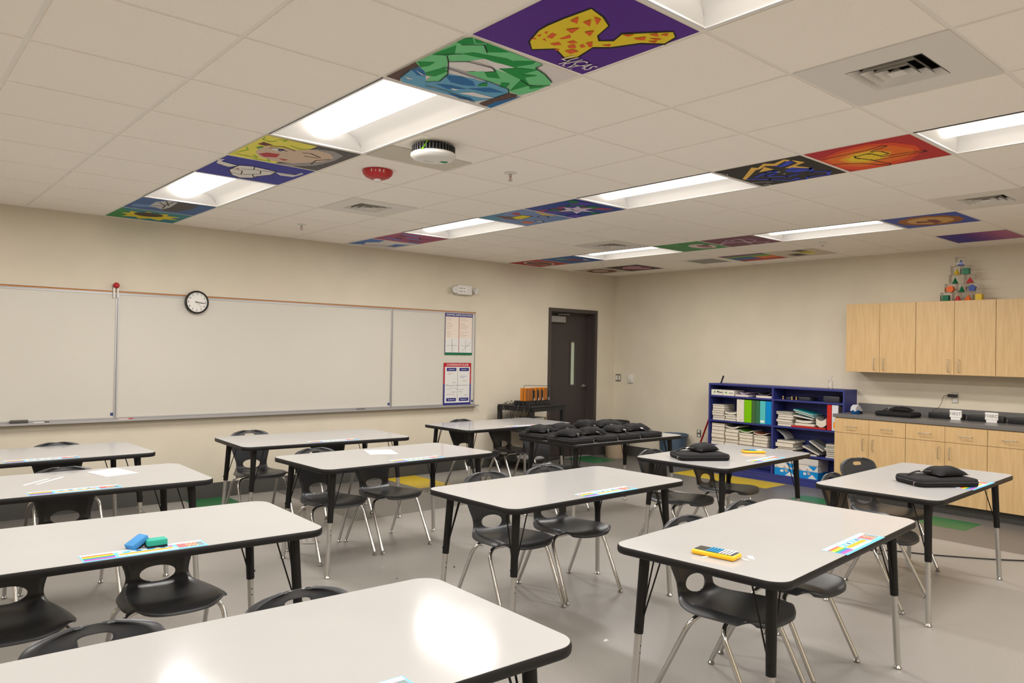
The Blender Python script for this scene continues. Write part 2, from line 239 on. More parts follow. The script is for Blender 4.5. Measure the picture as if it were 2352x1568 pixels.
('red painted ceiling tile with outlined hand raising two fingers',5,-2,(186,24,42),(('p',(228,70,30),((0.306,0.988),(0.116,0.678),(0.073,0.41),(0.18,0.22),(0.415,0.12),(0.663,0.159),(0.888,0.351),(0.988,0.607),(0.984,0.871),(0.79,0.988),(0.511,0.988))),('p',(238,110,28),((0.352,0.93),(0.203,0.699),(0.154,0.446),(0.269,0.266),(0.481,0.183),(0.622,0.2),(0.777,0.347),(0.856,0.56),(0.852,0.811),(0.677,0.926),(0.507,0.942))),('p',(242,160,35),((0.438,0.844),(0.303,0.654),(0.286,0.456),(0.471,0.35),(0.678,0.475),(0.761,0.717),(0.652,0.827))),('p',(242,205,45),((0.481,0.789),(0.331,0.626),(0.323,0.472),(0.501,0.401),(0.643,0.51),(0.678,0.68),(0.612,0.776))),('l',(20,18,18),0.016,((0.315,0.955),(0.305,0.821),(0.285,0.728),(0.28,0.623),(0.27,0.498),(0.209,0.326),(0.253,0.307),(0.292,0.371),(0.334,0.487))),('l',(20,18,18),0.016,((0.334,0.487),(0.403,0.418),(0.527,0.402),(0.556,0.484))),('l',(20,18,18),0.016,((0.596,0.501),(0.598,0.305),(0.638,0.131),(0.69,0.132),(0.678,0.279),(0.68,0.618))),('l',(20,18,18),0.016,((0.625,0.615),(0.764,0.593),(0.928,0.549),(0.976,0.579),(0.855,0.653))),('l',(20,18,18),0.016,((0.576,0.965),(0.601,0.878),(0.711,0.737),(0.855,0.653))),('l',(20,18,18),0.016,((0.427,0.67),(0.404,0.608),(0.385,0.49))),('l',(20,18,18),0.016,((0.466,0.688),(0.562,0.649),(0.652,0.617))),('l',(20,18,18),0.016,((0.389,0.663),(0.466,0.688),(0.526,0.674))),('l',(20,18,18),0.016,((0.387,0.57),(0.442,0.514),(0.564,0.487))))),
('black painted ceiling tile with jagged yellow and blue abstract shapes',5,-1,(26,23,23),(('p',(238,190,85),((0.507,0.949),(0.11,0.593),(0.176,0.56),(0.056,0.427),(0.13,0.353),(0.043,0.199),(0.106,0.166),(0.148,0.213),(0.107,0.224),(0.224,0.383),(0.149,0.459),(0.231,0.568),(0.241,0.624),(0.558,0.934))),('p',(238,190,85),((0.113,0.159),(0.285,0.106),(0.358,0.248),(0.52,0.179),(0.523,0.221),(0.365,0.368),(0.273,0.178))),('p',(238,190,85),((0.347,0.651),(0.181,0.49),(0.342,0.475))),('p',(36,62,200),((0.194,0.413),(0.234,0.342),(0.122,0.209),(0.192,0.169),(0.298,0.308),(0.294,0.376))),('p',(36,62,200),((0.469,0.427),(0.389,0.311),(0.522,0.209),(0.636,0.257),(0.625,0.369),(0.526,0.435))),('l',(20,18,18),0.02,((0.478,0.384),(0.476,0.288),(0.57,0.245))),('l',(36,62,200),0.04,((0.534,0.899),(0.721,0.745),(0.904,0.595),(0.857,0.482))),('l',(36,62,200),0.04,((0.593,0.234),(0.549,0.182),(0.702,0.256),(0.806,0.118),(0.961,0.212),(0.881,0.386),(0.988,0.46),(0.894,0.59))),('l',(36,62,200),0.04,((0.518,0.792),(0.423,0.621),(0.401,0.509),(0.514,0.55),(0.545,0.693),(0.724,0.545),(0.691,0.405))),('e',(235,235,230),(0.467,0.496),0.012,0.02),('e',(235,235,230),(0.579,0.491),0.01,0.015),('l',(215,215,215),0.012,((0.707,0.947),(0.746,0.93),(0.758,0.872),(0.844,0.791))),('l',(215,215,215),0.012,((0.923,0.943),(0.893,0.872),(0.988,0.867))),('l',(200,200,200),0.01,((0.081,0.97),(0.176,0.928),(0.234,0.953))))),
('mottled painted ceiling tile with pale lilac star burst',5,2,(38,70,150),(('p',(150,66,100),((0.369,0.535),(0.352,0.613),(0.267,0.634),(0.244,0.557),(0.249,0.515),(0.265,0.418),(0.334,0.483))),('p',(150,66,100),((0.375,0.897),(0.362,0.988),(0.268,0.982),(0.195,0.94),(0.235,0.871),(0.266,0.797),(0.366,0.801))),('p',(150,66,100),((0.624,0.693),(0.55,0.733),(0.493,0.803),(0.43,0.735),(0.454,0.661),(0.508,0.646),(0.597,0.598))),('p',(150,66,100),((0.602,0.675),(0.546,0.761),(0.449,0.8),(0.405,0.709),(0.373,0.623),(0.46,0.592),(0.56,0.575))),('p',(150,66,100),((0.86,0.178),(0.843,0.229),(0.773,0.306),(0.727,0.214),(0.712,0.133),(0.788,0.107),(0.861,0.108))),('p',(150,66,100),((0.506,0.381),(0.469,0.457),(0.38,0.504),(0.313,0.426),(0.293,0.324),(0.383,0.261),(0.494,0.277))),('p',(150,66,100),((0.759,0.23),(0.719,0.334),(0.608,0.354),(0.55,0.272),(0.539,0.182),(0.624,0.168),(0.713,0.138))),('p',(150,66,100),((0.61,0.328),(0.635,0.423),(0.528,0.459),(0.511,0.351),(0.454,0.276),(0.542,0.248),(0.596,0.283))),('p',(150,66,100),((0.459,0.715),(0.366,0.753),(0.312,0.813),(0.291,0.736),(0.237,0.667),(0.319,0.642),(0.414,0.619))),('p',(30,112,70),((0.988,0.504),(0.93,0.561),(0.873,0.555),(0.795,0.547),(0.842,0.483),(0.871,0.443),(0.936,0.441))),('p',(30,112,70),((0.637,0.225),(0.665,0.321),(0.572,0.296),(0.47,0.281),(0.476,0.169),(0.572,0.148),(0.643,0.158))),('p',(30,112,70),((0.615,0.615),(0.575,0.69),(0.493,0.713),(0.399,0.671),(0.435,0.575),(0.498,0.533),(0.586,0.53))),('p',(30,112,70),((0.423,0.341),(0.347,0.413),(0.269,0.433),(0.248,0.361),(0.216,0.304),(0.27,0.246),(0.32,0.305))),('p',(30,112,70),((0.643,0.606),(0.656,0.685),(0.573,0.69),(0.497,0.651),(0.524,0.572),(0.57,0.5),(0.663,0.52))),('p',(30,112,70),((0.224,0.148),(0.2,0.252),(0.102,0.214),(0.04,0.185),(0.03,0.105),(0.102,0.076),(0.167,0.088))),('p',(30,112,70),((0.449,0.395),(0.395,0.452),(0.332,0.472),(0.247,0.444),(0.308,0.374),(0.33,0.301),(0.421,0.309))),('p',(30,112,70),((0.465,0.278),(0.389,0.33),(0.334,0.338),(0.272,0.314),(0.251,0.23),(0.337,0.225),(0.395,0.221))),('p',(30,112,70),((0.451,0.767),(0.443,0.862),(0.353,0.825),(0.299,0.799),(0.274,0.721),(0.341,0.645),(0.421,0.701))),('p',(84,66,170),((0.383,0.197),(0.323,0.251),(0.25,0.324),(0.159,0.254),(0.219,0.166),(0.264,0.121),(0.363,0.096))),('p',(84,66,170),((0.698,0.745),(0.653,0.794),(0.596,0.822),(0.497,0.8),(0.544,0.711),(0.596,0.662),(0.672,0.674))),('p',(84,66,170),((0.578,0.428),(0.477,0.479),(0.424,0.477),(0.305,0.489),(0.312,0.367),(0.404,0.282),(0.495,0.355))),('p',(84,66,170),((0.932,0.842),(0.938,0.939),(0.83,0.972),(0.755,0.892),(0.769,0.797),(0.843,0.765),(0.914,0.777))),('p',(84,66,170),((0.391,0.154),(0.331,0.216),(0.252,0.282),(0.233,0.178),(0.156,0.092),(0.257,0.038),(0.372,0.044))),('p',(84,66,170),((0.925,0.82),(0.849,0.86),(0.789,0.941),(0.757,0.848),(0.746,0.784),(0.793,0.706),(0.882,0.741))),('p',(84,66,170),((0.542,0.851),(0.483,0.917),(0.414,0.925),(0.308,0.909),(0.343,0.808),(0.404,0.726),(0.485,0.785))),('p',(215,200,225),((0.28,0.5),(0.42,0.44),(0.36,0.3),(0.5,0.38),(0.58,0.22),(0.62,0.42),(0.82,0.42),(0.66,0.52),(0.74,0.7),(0.56,0.6),(0.46,0.78),(0.43,0.58))),('l',(60,60,140),0.02,((0.419,0.495),(0.547,0.552),(0.592,0.504))))),
('pale blue painted ceiling tile with yellow creature in brown boat',5,3,(112,140,190),(('p',(72,140,175),((0.02,0.35),(0.02,0.98),(0.45,0.98),(0.2,0.7))),('p',(105,78,70),((0.047,0.666),(0.279,0.561),(0.57,0.678),(0.343,0.772))),('p',(228,205,30),((0.311,0.584),(0.303,0.35),(0.475,0.308),(0.526,0.575),(0.479,0.656))),('p',(190,30,40),((0.134,0.419),(0.13,0.232),(0.291,0.363))),('p',(235,190,60),((0.256,0.031),(0.681,0.045),(0.504,0.135))),('e',(215,110,60),(0.765,0.747),0.1,0.08),('e',(20,18,18),(0.61,0.235),0.09,0.09),('e',(130,150,200),(0.61,0.235),0.07,0.07),('e',(20,18,18),(0.817,0.535),0.08,0.06),('e',(200,205,220),(0.817,0.535),0.06,0.04),('l',(20,18,18),0.015,((0.311,0.584),(0.303,0.35),(0.475,0.308),(0.526,0.575))))),
('magenta painted ceiling tile with blue bars and black squiggles',5,6,(162,66,108),(('p',(95,110,190),((0.12,0.1),(0.5,0.16),(0.48,0.26),(0.1,0.2))),('p',(95,110,190),((0.4,0.42),(0.75,0.5),(0.72,0.6),(0.4,0.52))),('p',(95,110,190),((0.1,0.66),(0.5,0.74),(0.48,0.84),(0.1,0.76))),('p',(95,110,190),((0.66,0.8),(0.95,0.86),(0.95,0.95),(0.66,0.9))),('l',(20,18,18),0.03,((0.15,0.3),(0.3,0.36),(0.2,0.44))),('l',(20,18,18),0.03,((0.55,0.3),(0.65,0.42),(0.8,0.36))),('l',(20,18,18),0.03,((0.25,0.56),(0.4,0.6),(0.3,0.68))),('l',(20,18,18),0.03,((0.6,0.68),(0.7,0.72),(0.8,0.66))))),
('white painted ceiling tile with blue sky patches and thin branch',5,7,(222,218,216),(('p',(70,115,190),((0.03,0.03),(0.3,0.03),(0.36,0.3),(0.2,0.5),(0.3,0.75),(0.05,0.9))),('p',(70,115,190),((0.7,0.3),(0.95,0.2),(0.9,0.6),(0.75,0.7))),('l',(150,70,90),0.03,((0.3,0.85),(0.6,0.6),(0.9,0.65))))),
('green painted ceiling tile with a pink pig',9,3,(30,135,60),(('e',(222,196,196),(0.572,0.31),0.3,0.22),('e',(150,95,110),(0.596,0.282),0.2,0.1),('e',(60,45,50),(0.474,0.175),0.06,0.08),('l',(170,215,170),0.02,((0.137,0.804),(0.103,0.636),(0.287,0.634))))),
('maroon painted ceiling tile with white angular line drawing',9,2,(106,36,72),(('l',(205,175,195),0.022,((0.599,0.973),(0.225,0.352),(0.978,0.544))),('l',(205,175,195),0.022,((0.599,0.973),(0.251,0.594),(0.328,0.237),(0.566,0.243),(0.723,0.44),(0.457,0.645))),('l',(205,175,195),0.022,((0.599,0.973),(0.521,0.478),(0.912,0.229))),('l',(205,175,195),0.022,((0.487,0.707),(0.669,0.407),(0.743,0.229),(0.835,0.164),(0.955,0.295))),('l',(205,175,195),0.022,((0.225,0.352),(0.723,0.44))))),
('blue painted ceiling tile with a brown-maned round lion face',9,-1,(36,76,172),(('p',(150,86,42),((0.886,0.5),(0.907,0.609),(0.835,0.693),(0.798,0.798),(0.693,0.835),(0.609,0.907),(0.5,0.886),(0.391,0.907),(0.307,0.835),(0.202,0.798),(0.165,0.693),(0.093,0.609),(0.114,0.5),(0.093,0.391),(0.165,0.307),(0.202,0.202),(0.307,0.165),(0.391,0.093),(0.5,0.114),(0.609,0.093),(0.693,0.165),(0.798,0.202),(0.835,0.307),(0.907,0.391))),('p',(206,162,98),((0.79,0.5),(0.768,0.611),(0.705,0.705),(0.611,0.768),(0.5,0.79),(0.389,0.768),(0.295,0.705),(0.232,0.611),(0.21,0.5),(0.232,0.389),(0.295,0.295),(0.389,0.232),(0.5,0.21),(0.611,0.232),(0.705,0.295),(0.768,0.389))),('p',(122,52,56),((0.363,0.505),(0.452,0.409),(0.695,0.41),(0.795,0.532),(0.641,0.535),(0.603,0.713),(0.454,0.67),(0.529,0.523))))),
('painted ceiling tile with a pink to violet sunset gradient',11,-1,(110,50,130),(('p',(176,100,140),((0.012,0.012),(0.988,0.012),(0.988,0.125),(0.012,0.125))),('p',(168,88,140),((0.012,0.125),(0.988,0.125),(0.988,0.25),(0.012,0.25))),('p',(146,70,138),((0.012,0.25),(0.988,0.25),(0.988,0.375),(0.012,0.375))),('p',(120,52,138),((0.012,0.375),(0.988,0.375),(0.988,0.5),(0.012,0.5))),('p',(92,42,142),((0.012,0.5),(0.988,0.5),(0.988,0.625),(0.012,0.625))),('p',(66,34,146),((0.012,0.625),(0.988,0.625),(0.988,0.75),(0.012,0.75))),('p',(46,30,148),((0.012,0.75),(0.988,0.75),(0.988,0.875),(0.012,0.875))),('p',(40,28,140),((0.012,0.875),(0.988,0.875),(0.988,0.988),(0.012,0.988))))),
('painted ceiling tile swirled in rainbow colours above cabinet wall',11,3,(150,60,60),(('p',(110,60,110),((0.02,0.02),(0.3,0.02),(0.25,0.98),(0.02,0.98))),('p',(90,170,50),((0.2,0.02),(0.42,0.02),(0.36,0.98),(0.22,0.98))),('p',(225,120,40),((0.42,0.02),(0.7,0.02),(0.75,0.4),(0.4,0.45))),('p',(60,90,150),((0.36,0.45),(0.72,0.4),(0.75,0.98),(0.36,0.98))),('p',(190,50,55),((0.7,0.02),(0.98,0.02),(0.98,0.6),(0.75,0.98),(0.74,0.4))))),
('white ceiling tile painted with small yellow and black bee shapes',11,2,(206,194,176),(('p',(222,205,60),((0.3,0.25),(0.55,0.2),(0.62,0.45),(0.4,0.55))),('p',(30,26,26),((0.1,0.3),(0.3,0.22),(0.34,0.4),(0.15,0.5))),('p',(60,50,50),((0.5,0.55),(0.8,0.5),(0.85,0.75),(0.55,0.8))),('p',(20,18,18),((0.42,0.25),(0.46,0.25),(0.5,0.5),(0.45,0.5))),('p',(222,205,60),((0.6,0.3),(0.78,0.3),(0.74,0.45))))),
('dark painted ceiling tile with a dusty pink heart form',11,6,(58,36,42),(('p',(190,130,150),((0.5,0.85),(0.2,0.55),(0.15,0.3),(0.3,0.15),(0.5,0.28),(0.7,0.15),(0.85,0.3),(0.8,0.55))),)),
('white ceiling tile painted with a brown-haired face sketch',11,7,(206,194,176),(('p',(110,62,60),((0.15,0.5),(0.2,0.25),(0.45,0.12),(0.75,0.2),(0.88,0.45),(0.82,0.75),(0.6,0.88),(0.3,0.8))),('p',(205,180,165),((0.28,0.5),(0.34,0.34),(0.5,0.28),(0.66,0.4),(0.66,0.62),(0.5,0.72),(0.34,0.66))))),
('blue painted ceiling tile with a red and green bird',9,6,(44,94,162),(('p',(140,60,80),((0.3,0.35),(0.8,0.4),(0.7,0.6),(0.4,0.6))),('p',(110,150,120),((0.15,0.5),(0.4,0.45),(0.4,0.65),(0.2,0.7))),('p',(210,190,180),((0.55,0.2),(0.8,0.22),(0.7,0.36))))),
('red painted ceiling tile with a white-ringed dark oval',9,7,(166,26,34),(('p',(222,205,195),((0.88,0.5),(0.851,0.615),(0.769,0.712),(0.645,0.777),(0.5,0.8),(0.355,0.777),(0.231,0.712),(0.149,0.615),(0.12,0.5),(0.149,0.385),(0.231,0.288),(0.355,0.223),(0.5,0.2),(0.645,0.223),(0.769,0.288),(0.851,0.385))),('p',(60,40,40),((0.83,0.5),(0.805,0.596),(0.733,0.677),(0.626,0.731),(0.5,0.75),(0.374,0.731),(0.267,0.677),(0.195,0.596),(0.17,0.5),(0.195,0.404),(0.267,0.323),(0.374,0.269),(0.5,0.25),(0.626,0.269),(0.733,0.323),(0.805,0.404))),('p',(175,90,80),((0.25,0.45),(0.7,0.4),(0.75,0.55),(0.3,0.6)))))]

# ------------------------------------------------------------------ room shell
CL = .6096; H = 2.715
XW, YW = 7.730, 4.926          # cabinet wall, board wall
XL, YB = -3.30, -5.20
DX0, DX1, DZ = 6.372, 7.276, 2.112     # door opening
mb = MB(); mb.box(XL-.2, XW+.2, YB-.2, YW+.5, -.1, 0)
def rect(x0, x1, y0, y1, mi, z=.0006):
    mb.poly([(x0, y0, z), (x1, y0, z), (x1, y1, z), (x0, y1, z)], mi)
BY = 3.16; BX = 5.95
for x0, x1 in ((XL, .95), (2.32, 3.66), (5.56, BX)): rect(x0, x1, BY, YW, 1)
rect(3.66, 4.10, BY, 4.15, 1); rect(3.66, 4.10, 4.15, YW, 3)
rect(BX, XW, YB, -.37, 1); rect(BX, 6.50, -.37, YW, 1); rect(6.50, XW, -.37, -.0, 1, .0005)
rect(6.50, XW, 0, YW, 1)
rect(6.48, 6.92, -.37, .08, 2, .001); rect(6.58, 6.90, .95, 1.38, 2, .001); rect(6.92, 7.385, 1.86, 3.20, 3, .001)
rect(6.70, 7.20, 4.35, YW, 2, .001); rect(1.40, 1.81, 4.50, YW, 2, .001)
floor = flatbuild(mb, 'floor', [FLOORM, FDARK, FGREEN, FYEL]); struct(floor)

mb = MB()
mb.box(XL-.2, DX0-.045, YW, YW+.2, 0, 2.84); mb.box(DX1+.045, XW+.2, YW, YW+.2, 0, 2.84); mb.box(DX0-.045, DX1+.045, YW, YW+.2, DZ+.045, 2.84)
struct(mb.build('wall_back', WALL))
mb = MB(); mb.box(XW, XW+.2, YB-.2, YW+.2, 0, 2.84); struct(mb.build('wall_right', WALL2))
mb = MB(); mb.box(XL-.2, XL, YB-.2, YW+.2, 0, 2.84); struct(mb.build('wall_left', WALL))
mb = MB(); mb.box(XL, XW, YB-.2, YB, 0, 2.84); struct(mb.build('wall_front', WALL))
mb = MB(); mb.box(XL, 6.32, YW-.008, YW, 0, .15); mb.box(7.33, XW, YW-.008, YW, 0, .15); mb.box(XL, 6.32, YW-.02, YW-.008, 0, .012); struct(mb.build('baseboard_back', BASEM))
mb = MB(); mb.box(XW-.008, XW, 3.03, YW-.01, 0, .15); struct(mb.build('baseboard_right', BASEM))

# ceiling: individual lay-in boards around the light fixtures, set in a metal grid
LIGHTS = [(1, -8), (1, -4), (1, 0), (1, 4), (5, -8), (5, -4), (5, 0), (5, 4), (8, -4), (9, 0), (9, 4), (-3, -4), (-3, 0), (-3, 4)]
lit = {(j, i+k) for j, i in LIGHTS for k in (0, 1)}
_paint = {(p[1], p[2]) for p in PAINTINGS}
vents = [(3, -3), (3, 4), (8, 4), (8, -2)]
mb = MB(); gap = .011; dz = .004
for j in range(-6, 13):
    for i in range(-9, 9):
        if (j, i) in lit or (j, i) in vents: continue
        x0, x1 = max(j*CL+gap, XL), min((j+1)*CL-gap, XW-.006)
        y0, y1 = max(i*CL+gap, YB), min((i+1)*CL-gap, YW-.006)
        if x1-x0 < .02 or y1-y0 < .02: continue
        if (j, i) == (2, 1): y1 = i*CL+CL*.5-.006
        mb.box(x0, x1, y0, y1, H, H+.02)
ceil = mb.build('ceiling', CEILM); struct(ceil)
gb = MB()
for j in range(-6, 14):
    x = j*CL
    if XL < x < XW:
        y = YB
        # main runners
        gb.box(x-.013, x+.013, YB, YW, H+dz, H+dz+.004)
for i in range(-9, 9):
    y = i*CL
    for j in range(-6, 13):
        if (j, i) in lit and (j, i-1) in lit and not any((j, i) == l for l in LIGHTS): continue
        x0, x1 = max(j*CL+.013, XL), min((j+1)*CL-.013, XW)
        if YB < y < YW and x1 > x0: gb.box(x0, x1, y-.013, y+.013, H+dz, H+dz+.004)
gb.box(2*CL+.013, 3*CL-.013, 1.5*CL-.013, 1.5*CL+.013, H+dz, H+dz+.004)
gb.box(XL, XW, YW-.022, YW, H+.001, H+.004); gb.box(XW-.022, XW, YB, YW-.022, H+.001, H+.004)
gb.build('grid', GRID, ceil)
mb = MB(); mb.box(XL-.2, XW+.2, YB-.2, YW+.2, 2.83, 2.86); struct(mb.build('ceiling_slab', M('dark_plenum', (60, 58, 55), .9)))

# ------------------------------------------------------------------ ceiling lights
LENS = emit('lamp_lens', (255, 248, 238), LENS_E)
REFL = M('reflector_white', (226, 225, 224), .4, spec=.4)
def ceiling_light(j, i, label):
    t = thing('ceiling_light', label, 'ceiling light', (j*CL+CL/2, i*CL+CL, H), 0, 'recessed fluorescent troffers')
    hw, hl = CL/2-.008, CL-.008
    prof = []
    for k in range(11):
        a = k/10; prof.append((-hw+.012+(hw-.012-.075)*a, .10*math.sin(a*PI/2)**.45))
    prof = [(-hw, -.001), (-hw, .004), (-hw+.012, .002)]+prof[1:]
    full = prof+[(-x, z) for x, z in reversed(prof)]
    m = MB(); n = len(full); vs = []; fs = []
    for y in (-hl, hl):
        for x, z in full: vs.append((x, y, z))
    for k in range(n-1): fs.append((k, k+1, n+k+1, n+k))
    m.add(vs, fs)
    # curved end plates
    for sgn in (-1, 1):
        vs = []; fs = []; cols = 13; rows = 6
        for c in range(cols):
            x = -hw+.01+2*(hw-.01)*c/(cols-1)
            for r in range(rows):
                b = r/(rows-1); z = .10*b*min(1, (1-abs(x)/(hw))*3.2+.02)
                inset = .07*(1-(abs(x)/hw)**2)*math.sin(b*PI/2)
                vs.append((x, sgn*(hl-.004-inset), z))
        for c in range(cols-1):
            for r in range(rows-1): fs.append((c*rows+r, (c+1)*rows+r, (c+1)*rows+r+1, c*rows+r+1))
        m.add(vs, fs)
    m.box(-hw, hw, -hl, -hl+.012, -.001, .006); m.box(-hw, hw, hl-.012, hl, -.001, .006)
    m.box(-hw, -hw+.012, -hl+.012, hl-.012, -.001, .003); m.box(hw-.012, hw, -hl+.012, hl-.012, -.001, .003)
    m.build('reflector', REFL, t, smooth=True)
    m = MB(); vs = []; fs = []; n = 13
    for y in (-hl+.05, hl-.05):
        for k in range(n):
            a = PI*k/(n-1); vs.append((-.108*math.cos(a), y, .088-.06*math.sin(a)))
    for k in range(n-1): fs.append((k, k+1, n+k+1, n+k))
    fs.append(tuple(range(n))); fs.append(tuple(range(n, 2*n)))
    m.add(vs, fs); m.build('lens', LENS, t, smooth=True)
    ld = bpy.data.lights.new('lamp', 'AREA'); ld.shape = 'RECTANGLE'; ld.size = .19; ld.size_y = 1.08; ld.energy = LAMP_W; ld.color = (1.0, .978, .95)
    lo = bpy.data.objects.new('lamp', ld); C.objects.link(lo); lo.parent = t; lo.location = (0, 0, .008)
LL = {(1, -8): 'recessed troffer light behind the viewpoint in the first row', (1, -4): 'recessed troffer light past the purple painted tile, cut by the top edge',
 (1, 0): 'long recessed troffer light between the green stream and split-face painted tiles', (1, 4): 'recessed troffer light between the bull skull and bare tree painted tiles',
 (5, -8): 'recessed troffer light behind the viewpoint in the second row', (5, -4): 'recessed troffer light beside the red hand painted tile, cut by the right edge',
 (5, 0): 'recessed troffer light between the black abstract and lilac star painted tiles', (5, 4): 'recessed troffer light between the yellow boat and magenta painted tiles',
 (8, -4): 'recessed troffer light barely showing at the right edge above the lion tile', (9, 0): 'recessed troffer light between the lion and maroon painted tiles',
 (9, 4): 'recessed troffer light between the green pig and blue bird painted tiles', (-3, -4): 'recessed troffer light out of view over the left side, rearmost',
 (-3, 0): 'recessed troffer light out of view over the left side, middle', (-3, 4): 'recessed troffer light out of view over the left side near the whiteboard'}
for j, i in LIGHTS: ceiling_light(j, i, LL[(j, i)])

# ------------------------------------------------------------------ painted ceiling tiles
def tri_fill(pts):
    from mathutils.geometry import tessellate_polygon
    return tessellate_polygon([[Vector((x, y, 0)) for x, y in pts]])
for label, j, i, base, items in PAINTINGS:
    cols = [base]; m = MB(); s = CL-.024; y1 = min(s, YW-.008-(i*CL+.012))
    def W(u, v, z): return (u*CL-.012, min(v*CL-.012, y1), z)
    m.box(0, s, 0, y1, -.0015, -.0002, 0)
    z = -.0018
    def mi(c):
        if c not in cols: cols.append(c)
        return cols.index(c)
    for it in items:
        z -= .00012
        if it[0] == 'p':
            try:
                for t3 in tri_fill(it[2]): m.add([W(*it[2][k], z) for k in t3], [(0, 1, 2)], mi(it[1]))
            except Exception: pass
        elif it[0] == 'e':
            (cu, cv), ru, rv = it[2], it[3], it[4]
            m.poly([W(cu+ru*math.cos(k*PI/8), cv+rv*math.sin(k*PI/8), z) for k in range(16)], mi(it[1]))
        else:
            w = it[2]/2; P = it[3]
            for a, b in zip(P[:-1], P[1:]):
                d = Vector((b[0]-a[0], b[1]-a[1])); L_ = d.length
                if L_ < 1e-4: continue
                d /= L_; nx, ny = -d.y*w, d.x*w; ex, ey = d.x*w*.6, d.y*w*.6
                q = [(a[0]+nx-ex, a[1]+ny-ey), (b[0]+nx+ex, b[1]+ny+ey), (b[0]-nx+ex, b[1]-ny+ey), (a[0]-nx-ex, a[1]-ny-ey)]
                m.poly([W(min(max(x, .02), .98), min(max(y, .02), .98), z) for x, y in q], mi(it[1]))
    o = m.build('painted_ceiling_tile', [MC(c, .5) for c in cols]); o.location = (j*CL+.012, i*CL+.012, H)
    tag(o, label, 'painting', 'student paintings on ceiling tiles')
    if base == (84, 34, 138):
        txt('LUCAS', .088, (.80*CL-.012, .842*CL-.012, -.006), (PI, 0, .10), MC((232, 228, 226)), o, 'lettering', shear=.15, sx=.62)
        txt('R.V.', .075, (.78*CL-.012, .915*CL-.012, -.006), (PI, 0, .10), MC((232, 228, 226)), o, 'lettering', shear=.15, sx=.7)

# ------------------------------------------------------------------ ceiling fittings
VENTM = M('vent_white', (224, 219, 212), .5); VDARK = M('vent_dark', (24, 23, 22), .8)
def air_vent(j, i, label):
    t = thing('air_vent', label, 'air vent', (j*CL+CL/2, i*CL+CL/2, H), 0, 'ceiling supply vents')
    q = CL/2-.007; h = .15; m = MB()
    for x0, x1, y0, y1 in ((-q, q, -q, -h), (-q, q, h, q), (-q, -h, -h, h), (h, q, -h, h)): m.box(x0, x1, y0, y1, -.001, .004)
    m.build('panel', VENTM, t)
    m = MB()
    m.box(-h, h, -h, h, .10, .104); m.box(-h, h, -h-.002, -h, .004, .1); m.box(-h, h, h, h+.002, .004, .1); m.box(-h-.002, -h, -h, h, .004, .1); m.box(h, h+.002, -h, h, .004, .1)
    m.build('throat', VDARK, t)
    for a in (.148, .108, .068, .03):      # nested pyramid louvres, each a sloped square ring
        m = MB(); b = a-.021 if a > .035 else 0.0; zo, zi = -.003, .024
        o4 = [(-a, -a), (a, -a), (a, a), (-a, a)]; i4 = [(-b, -b), (b, -b), (b, b), (-b, b)]
        if a > .035:
            for k in range(4):
                k2 = (k+1) % 4
                m.poly([(*o4[k], zo), (*o4[k2], zo), (*i4[k2], zi), (*i4[k], zi)])
                m.poly([(*o4[k], zo+.003), (*o4[k2], zo+.003), (*i4[k2], zi+.003), (*i4[k], zi+.003)])
        else:
            for k in range(4): m.poly([(*o4[k], zo), (*o4[(k+1) % 4], zo), (0, 0, zi)])
        m.build('louvre', VENTM, t)
for (j, i), l in zip(vents, ('large square ceiling vent nearest the camera with nested louvres', 'square ceiling vent near the red fire alarm and whiteboard wall', 'square ceiling vent left of the far strip light near the corner', 'square ceiling vent above the lion painting, right side')):
    air_vent(j, i, l)
t = thing('return_grille', 'grey perforated return grille set in ceiling by the rainbow tile', 'vent', (11.45*CL, 4.5*CL, H))
m = MB(); m.box(-.2, .2, -.2, .2, -.002, -.0003); m.build('mesh_face', M('grille_grey', (150, 147, 142), .7, noise=.3, nscale=900), t)
m = MB()
for a, b in (((-.22, .22), (-.22, -.2)), ((-.22, .22), (.2, .22))): m.box(*a, *b, -.004, -.0003)
m.box(-.22, -.2, -.2, .2, -.004, -.0003); m.box(.2, .22, -.2, .2, -.004, -.0003); m.build('frame', VENTM, t)
m = MB(); m.box(2*CL+gap, 3*CL-gap, 1.5*CL+.008, 2*CL-gap, H-.001, H+.012)
tag(m.build('half_ceiling_panel', M('grey_half_panel', (206, 199, 184), .8, noise=.08, nscale=300)), 'plain darker grey half panel in ceiling behind the round wireless unit', 'panel')

t = thing('wireless_unit', 'round white ceiling unit with black ribbed body and green label', 'wireless unit', (2.29*CL, 1.21*CL, H))
m = MB(); m.lathe([(.085, -.001), (.1, -.02), (.118, -.045), (.122, -.055)], 40); m.build('body', BLACKPL, t, smooth=True)
m = MB()
for k in range(40):
    a = 2*PI*k/40; mt = Matrix.Rotation(a, 4, 'Z'); m.box(.1, .124, -.003, .003, -.052, -.016, 0, mt)
m.build('ribs', M('dark_grey_plastic', (52, 50, 50), .5), t)
m = MB(); m.lathe([(.124, -.053), (.131, -.06), (.130, -.07), (.115, -.083), (.06, -.089), (.0001, -.09)], 40); m.build('cover', WHITEPL, t, smooth=True)
m = MB(); m.box(.02, .09, -.02, .012, -.0892, -.086); m.build('label_sticker', MC((30, 130, 84)), t)
m = MB(); m.box(-.03, .03, .035, .037, -.0896, -.088); m.box(-.035, .02, .048, .05, -.0896, -.088); m.build('print', GREYINK, t)
m = MB(); m.tube([(-.075, -.05, 0), (-.118, -.055, -.06)], .005, 8); m.build('strap', MC((130, 220, 30)), t)

